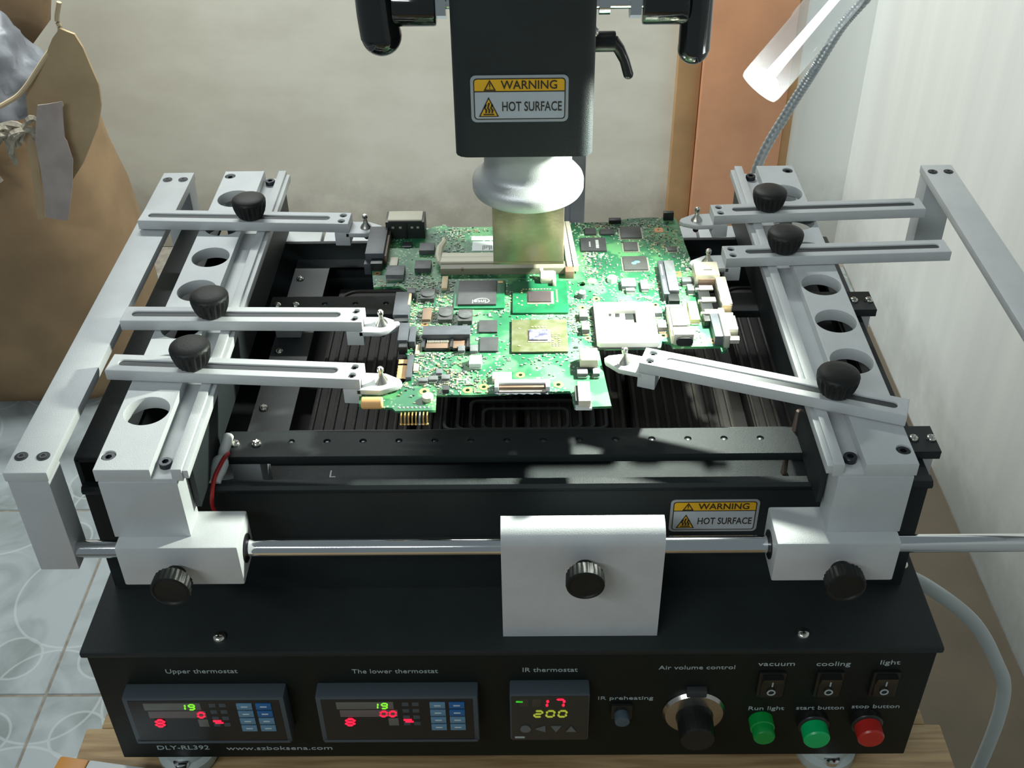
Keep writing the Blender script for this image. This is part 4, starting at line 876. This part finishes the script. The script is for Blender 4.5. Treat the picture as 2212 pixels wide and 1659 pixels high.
        o = bsub(name, m, mbd, x0, x1, y0, y1, z0-1, z1, .4); bsub('lower_body', PM['black'], o, x0+4, x1-.5, y0-7, y0-.1, z0-3, z1-3.5, .3); bsub('contact_edge', PM['brown'], o, x1, x1+1.6, y0+1, y1-1, z0, z1-2.5, .2); bsub('lower_body', PM['conn'], o, x0-.6, x0+3.8, y0-5, y0-.1, z0-4, z1-5, .3)
    elif name == 'side_connector':
        o = bsub(name, m, mbd, x0, x1, y0, y1, z0-1, z1, .4); bsub('end_cap', PM['black'], o, x0+1, x1, y0-5, y0-.1, z0-1, z1-1.5, .3)
        if y1-y0 > 20: bsub('contact_edge', PM['tan'], o, x1-1.2, x1+.3, y0+11, y1-2, z1-1, z1+.1, .1); bsub('lug', PM['conn'], o, x1-3, x1+2.4, y1+.1, y1+6, z0, z1-1, .4)
    elif name == 'label_sticker':
        o = bsub(name, m, mbd, x0, x1+8, y0+16, y0+21.6, z0, z1, .05); bsub('label_sticker', m, mbd, x0+1, x1+8, y0+2, y0+14.5, z0, z1, .05)
        q = MB(); [q.box(x0+8+i*1.1, x0+8.6+i*1.1, y0+3+(i*5 % 4), y0+9+(i*3 % 3), z1, z1+.05) for i in range(6)]; q.build('label_print', PM['black'], o)
    elif mt in ('gray', 'tan', 'brown', 'white', 'cream') and h <= 5:
        b = MB(); b.box(x0, x1, y0, y1, z0, z1, .35, 2); o = b.build(name, m, mbd)
        for yy in (y0-.8, y1): bsub('solder_end', PM['solder'], o, x0+.4, x1-.4, yy, yy+.8, z0, z0+min(1.2, h*.6), .1)
    else:
        o = bsub(name, m, mbd, x0, x1, y0, y1, z0, z1, .25)
        if name == 'flash_chip':
            q = MB(); [q.box(x0+10+.0, x0+12, y0+3+i*1.6, y0+3.9+i*1.6, z1, z1+.05) for i in range(7)]; [q.box(x0+5.5, x0+6.5, y0+5+i*1.8, y0+5.8+i*1.8, z1, z1+.05) for i in range(4)]; q.build('chip_lettering', PM['silk'], o)
# yellow alignment spot, black stand-off buttons
b = MB(); b.lathe([(3.1, 0), (3.1, .15)], (53.6, 194.5, ZB), 28); b.build('gold_spot', mat('gold_spot', (.7, .55, .2), .4, .3), mbd)
b = MB(); b.lathe([(2.8, 0), (2.6, 3.5), (2.0, 3.9)], (46.3, 175.8, ZB), 20); b.build('round_standoff', PM['gray'], mbd)
b = MB(); b.lathe([(3.2, 0), (3.0, 3), (2.2, 3.3)], (66.5, 194, ZB), 20); b.build('round_standoff', PM['white'], mbd)
# header pins hanging over the front edge of the board
for i in range(8):
    x = -58.6+2.05*i
    b = MB(); b.tube([(x, 62.5, ZB-1), (x, 59.5, ZB-1.2), (x, 58.6, ZB-2.6), (x, 57.2, ZB-5)], .5, 8); b.sphere((x, 57, ZB-5.2), .95, (1, 1, .8), 6); b.build('header_pin', PM['gold'] if i != 5 else PM['solder'], mbd)
for i in range(8): b = MB(); b.sphere((-60+2.3*i, 65.2, ZB), .8, (1, 1, .6), 6); b.build('solder_joint', PM['solder'], mbd)
b = MB(); b.cyl((-44.5, 72.2, ZB), (-44.5, 72.2, ZB+3), 3.2, n=24, bev=.5); b.build('button_standoff', PM['cream'], mbd)
# small surface-mount parts scattered between the large ones
def inside(x, y, P=PCB_OUTLINE):
    c = False; j = len(P)-1
    for i in range(len(P)):
        if (P[i][1] > y) != (P[j][1] > y) and x < (P[j][0]-P[i][0])*(y-P[i][1])/(P[j][1]-P[i][1])+P[i][0]: c = not c
        j = i
    return c
for x, y, r in RINGS: occ.append((x-r-.6, x+r+.6, y-r-.6, y+r+.6))
occ += [(34, 48, 196, 262), (-48, 36, 196, 222), (-30, 36, 222, 258), (-24, 37, 195, 199), (116, 134, 118, 200), (110, 128, 138, 188), (-52, -20, 117, 128)]
SMD = dict(solder=mat('smd_pale', (.36, .42, .33), .4), tan=mat('smd_tan', (.30, .27, .15), .5), ic=PM['ic'], gray=PM['gray'], white=mat('smd_green_white', (.36, .5, .38), .5))
rs = random.Random(11); bins = {k: MB() for k in ('solder', 'tan', 'ic', 'gray', 'white')}; cnt = {k: 0 for k in bins}
clusters = [(rs.uniform(-84, 128), rs.uniform(64, 272), rs.uniform(5, 15), rs.choice(['tan', 'gray', 'white', 'solder'])) for _ in range(70)]
tries = 0; n_ = 0
while n_ < 2300 and tries < 40000:
    tries += 1; cx_, cy_, cr_, ck = rs.choice(clusters)
    x = rs.gauss(cx_, cr_); y = rs.gauss(cy_, cr_); x = round(x/1.15)*1.15; y = round(y/1.15)*1.15
    if rs.random() < .5: w, d = .34, .62
    else: w, d = .62, .34
    if rs.random() < .06: w *= 2; d *= 2
    if not inside(x-w, y-d) or not inside(x+w, y+d) or any(a-w < x < c_+w and e-d < y < f_+d for a, c_, e, f_ in occ): continue
    k = ck if rs.random() < .55 else rs.choice(list(bins)); h = rs.uniform(.3, .7)
    B_ = bins[k]; vs = [B_.bm.verts.new((x+sx*w, y+sy*d, z)) for z in (ZB, ZB+h) for sx, sy in ((-1, -1), (1, -1), (1, 1), (-1, 1))]
    for f in ((4, 5, 6, 7), (0, 1, 5, 4), (1, 2, 6, 5), (2, 3, 7, 6), (3, 0, 4, 7)): B_.bm.faces.new([vs[i] for i in f])
    n_ += 1
    if n_ % 3 == 0: occ.append((x-w, x+w, y-d, y+d)) if len(occ) < 500 else None
for k, B_ in bins.items(): B_.build('surface_mount_part', SMD[k], mbd, kind='stuff', smooth=False)

# ================================================================ LED WORK LAMP
lp = thing('work_lamp', 'clear tube LED work lamp on a silver gooseneck, shining on the circuit board', 'lamp', (192, 375, 0))
GLASS = mat('clear_lamp_tube', (0.92, 0.97, 0.97), 0.06, 0, alpha=.24, spec=.6); 
LEDM = mat('led_face', (1, 1, 1), .5, emit=(.95, 1, 1), es=14)
up = -LEDDIR; L0 = LED*1000
def along(t): return tuple(L0 + up*t)
b = MB(); b.tube([along(t) for t in (-6, -4, 0, 34, 36, 38, 62, 70, 76, 80)], 12, 40, rfun=lambda i: (11.6, 12.4, 12.4, 12.4, 13.0, 13.2, 13.2, 11.5, 8, 5)[i]); b.build('lamp_tube', GLASS, lp)
STREAK = mat('streak_glow', (.75, .8, .8), .25, .3, emit=(.9, 1, 1), es=1.0)
b = MB(); b.tube([along(t) for t in (4, 5, 30, 60, 72)], 6, 24, rfun=lambda i: (3.2, 3.2, 2.6, 2.3, 2.0)[i]); b.build('glow_streak', STREAK, lp)  # emissive rod stands in for the LED's reflected streak inside the tube
b = MB(); b.tube([along(t) for t in (-4.5, -3.6, -1.5, 1, 3)], 9, 32, rfun=lambda i: (3.0, 6.0, 8.4, 9.0, 6)[i]); b.build('led_face', LEDM, lp, 'glowing white LED face')
pth = catmull([(180, 375, 2), (184, 375, 60), (192.6, 375, 119.5), (208.5, 375, 160), (221, 375, 187), (226.5, 375, 199), (239, 375, 226), (252, 375, 244.5), (282, 355, 300), (285, 320, 360), (262, 270, 370), (225, 235, 340), tuple(L0+up*79)], 40)
b = MB(); b.tube(pth, 4, 14, rfun=lambda i: 3.9 if i % 4 < 2 else 3.55); b.build('gooseneck', mat('gooseneck_steel', (.55, .58, .60), .35, .7), lp)
b = MB(); b.lathe([(12, 0), (12, 8), (8, 12), (4.5, 14)], (180, 375, 0), 32); b.build('lamp_socket', BLKPL, lp)

# ================================================================ CARDBOARD SACK WITH RUBBISH BAG
CARD = mat('brown_cardboard', (0.30, 0.195, 0.105), .85, 0, .12, 12, .2, 120); CARDL = mat('pale_cardboard', (0.46, 0.335, 0.195), .85, 0, .1, 12, .2, 120)
bx_ = thing('cardboard_box', 'tall bulging brown cardboard box with a torn open top by the back wall', 'box', (-990, 1480, FZ))
def blob(levels, name, m, par, noise=10, lab=None, n=56, rough_seed=1):
    rr = random.Random(rough_seed); t = bmesh.new(); rings = []; ph = [rr.uniform(0, 6.28) for _ in range(8)]
    for cx, cy, rx, ry, z in levels:
        ring = []
        for i in range(n):
            a = 2*math.pi*i/n; ca, sa = math.cos(a), math.sin(a); e = .72
            k = noise*(math.sin(3*a+ph[0]+z*.004)+.6*math.sin(5*a+ph[1]-z*.007)+.4*math.sin(9*a+ph[2]+z*.013))/rx
            ring.append(t.verts.new((cx+rx*(1+k)*math.copysign(abs(ca)**e, ca), cy+ry*(1+k)*math.copysign(abs(sa)**e, sa), z)))
        rings.append(ring)
    for a, b_ in zip(rings, rings[1:]):
        for i in range(n): t.faces.new((a[i], a[(i+1) % n], b_[(i+1) % n], b_[i]))
    t.faces.new(rings[0][::-1])
    bmesh.ops.recalc_face_normals(t, faces=t.faces[:]); q = MB(); q._merge(t)
    return q.build(name, m, par, lab)
lv = [(-985, 1500, 215, 150, FZ), (-985, 1500, 240, 168, FZ+40), (-985, 1500, 249, 175, FZ+120), (-990, 1500, 252, 172, FZ+260), (-995, 1500, 246, 165, FZ+380), (-1005, 1500, 236, 155, FZ+470), (-1010, 1500, 232, 150, FZ+540), (-1010, 1500, 225, 145, FZ+590)]
blob(lv, 'box_body', CARD, bx_, 5)
# folded out lighter flap, bulging to the right
def sheet(outline, y, thick, name, m, par, bulge=0, lab=None, org=None):
    t = bmesh.new(); us = [p[0] for p in outline]; cxm = sum(us)/len(us); w_ = max(us)-min(us)
    f = t.faces.new([t.verts.new((u, y, v)) for u, v in outline])
    bmesh.ops.triangulate(t, faces=[f]); bmesh.ops.subdivide_edges(t, edges=t.edges[:], cuts=3, use_grid_fill=True)
    for v in t.verts:
        k = 1-min(1, abs(v.co.x-cxm)/(w_*.55))**2; v.co.y -= bulge*k + 4*math.sin(v.co.z*.03+v.co.x*.02)
    r_ = bmesh.ops.extrude_face_region(t, geom=t.faces[:]); [setattr(v, 'co', v.co+Vector((0, thick, 0))) for v in r_['geom'] if isinstance(v, bmesh.types.BMVert)]
    bmesh.ops.recalc_face_normals(t, faces=t.faces[:]); q = MB(); q._merge(t); return q.build(name, m, par, lab)
FL = FLAP_PTS
sheet(FL, 1335, 5, 'side_flap', CARDL, bx_, 22, 'lighter folded out cardboard side')
sheet(BACK_PTS, 1640, 6, 'back_flap', CARD, bx_, 10)
sheet(STRIP_PTS, 1300, 2, 'hanging_strip', mat('pinkish_tape', (.42, .35, .32), .6, 0, .1, 30), bx_, 10, 'pale pinkish strip of tape hanging down the front')
b = MB(); b.tube(catmull([(u, 1318, v) for u, v in RIM_PTS], 6), 4, 8); b.build('rim', mat('cut_cardboard_edge', (.55, .43, .27), .85), bx_)
sheet(EDGE_PTS, 1306, 3, 'torn_edge', CARDL, bx_, 4)
TORN = mat('torn_paper', (.36, .32, .25), .9, 0, .3, 60)
rr = random.Random(5)
for i in range(16):
    u = i/15; x = -960+165*u + rr.uniform(-8, 8); z = -330+70*u-40*abs(u-.7)+ rr.uniform(-14, 14)
    pts = [(x-rr.uniform(14, 30), 1296, z-rr.uniform(10, 30)), (x-5, 1288+rr.uniform(-8, 8), z+rr.uniform(-8, 14)), (x+rr.uniform(8, 24), 1294, z+rr.uniform(0, 22)), (x+rr.uniform(20, 34), 1300, z+rr.uniform(-36, 10))]
    b = MB(); b.tube(catmull(pts, 4), 6, 5, rfun=lambda i_: 3.5+3*abs(math.sin(i_*.8+i))); b.build('torn_shred', TORN, bx_, smooth=False)
bag = thing('plastic_bag', 'crumpled grey plastic bag stuffed in the top of the cardboard box', 'bag', (-1000, 1480, FZ+380))
PL = mat('grey_plastic_film', (.15, .16, .18), .4, 0, .3, 14, .5, 60)
t = bmesh.new(); bmesh.ops.create_icosphere(t, subdivisions=5, radius=1)
from mathutils import noise as mn
for v in t.verts:
    d = v.co.copy(); k = 1+.16*mn.noise(d*2.1)+.10*abs(mn.noise(d*5.3))+.05*abs(mn.noise(d*11)); v.co = Vector((d.x*190*k-1000, d.y*120*k+1480, d.z*205*k+-335))
b = MB(); b._merge(t); fo = b.build('film', PL, bag)
for p in fo.data.polygons: p.use_smooth = True
if fo.data.attributes.get('sharp_edge'): fo.data.attributes.remove(fo.data.attributes['sharp_edge'])

# ================================================================ SMALL THINGS ON THE BENCH
cord = thing('power_cord', 'white power cord arching down behind the right end of the machine', 'cord', (290, 150, -110))
b = MB(); b.tube(catmull([(240, 190, -95), (270, 160, -100), (305, 150, -113), (348, 150, -152), (378, 150, -200), (396, 152, -245), (402, 155, -330), (398, 158, -480), (402, 160, -700), (415, 165, -868)], 10), 5.5, 14); b.build('sheath', mat('cord_white', (.42, .46, .45), .5), cord)
pk = thing('paper_packet', 'orange and white packet lying at the left end of the wooden desk', 'packet', (-225, -40, -125))
b = MB(); M_ = T(-262, -28, -125) @ Matrix.Rotation(R(-9), 4, 'Z')
b.box(-34, -14, -60, 30, .3, 15, 2, mtx=M_); b.build('orange_end', mat('orange_card', (.62, .25, .03), .45), pk)
b = MB(); b.box(-14, 62, -60, 30, .3, 15, 2, mtx=M_); b.build('white_cover', mat('white_card', (.62, .66, .66), .4), pk)

bb = thing('storage_box', 'low dark brown box standing on the floor between machine and right wall', 'box', (450, 725, FZ))
b = MB(); b.box(300, 606, 262, 1190, FZ+.5, -604, 3); b.build('carton', mat('dark_brown_board', (0.12, 0.092, 0.062), .85, 0, .15, 8, .2, 60), bb)
b = MB(); b.box(298, 608, 260, 1192, -604, -600, 2); lid_ = b.build('lid', mat('dark_brown_lid', (0.085, 0.068, 0.045), .8, 0, .15, 8, .2, 60), bb)
b = MB(); b.box(438, 470, 262, 1190, -600, -599.6); b.build('tape', mat('brown_tape', (0.10, 0.078, 0.05), .35), bb)
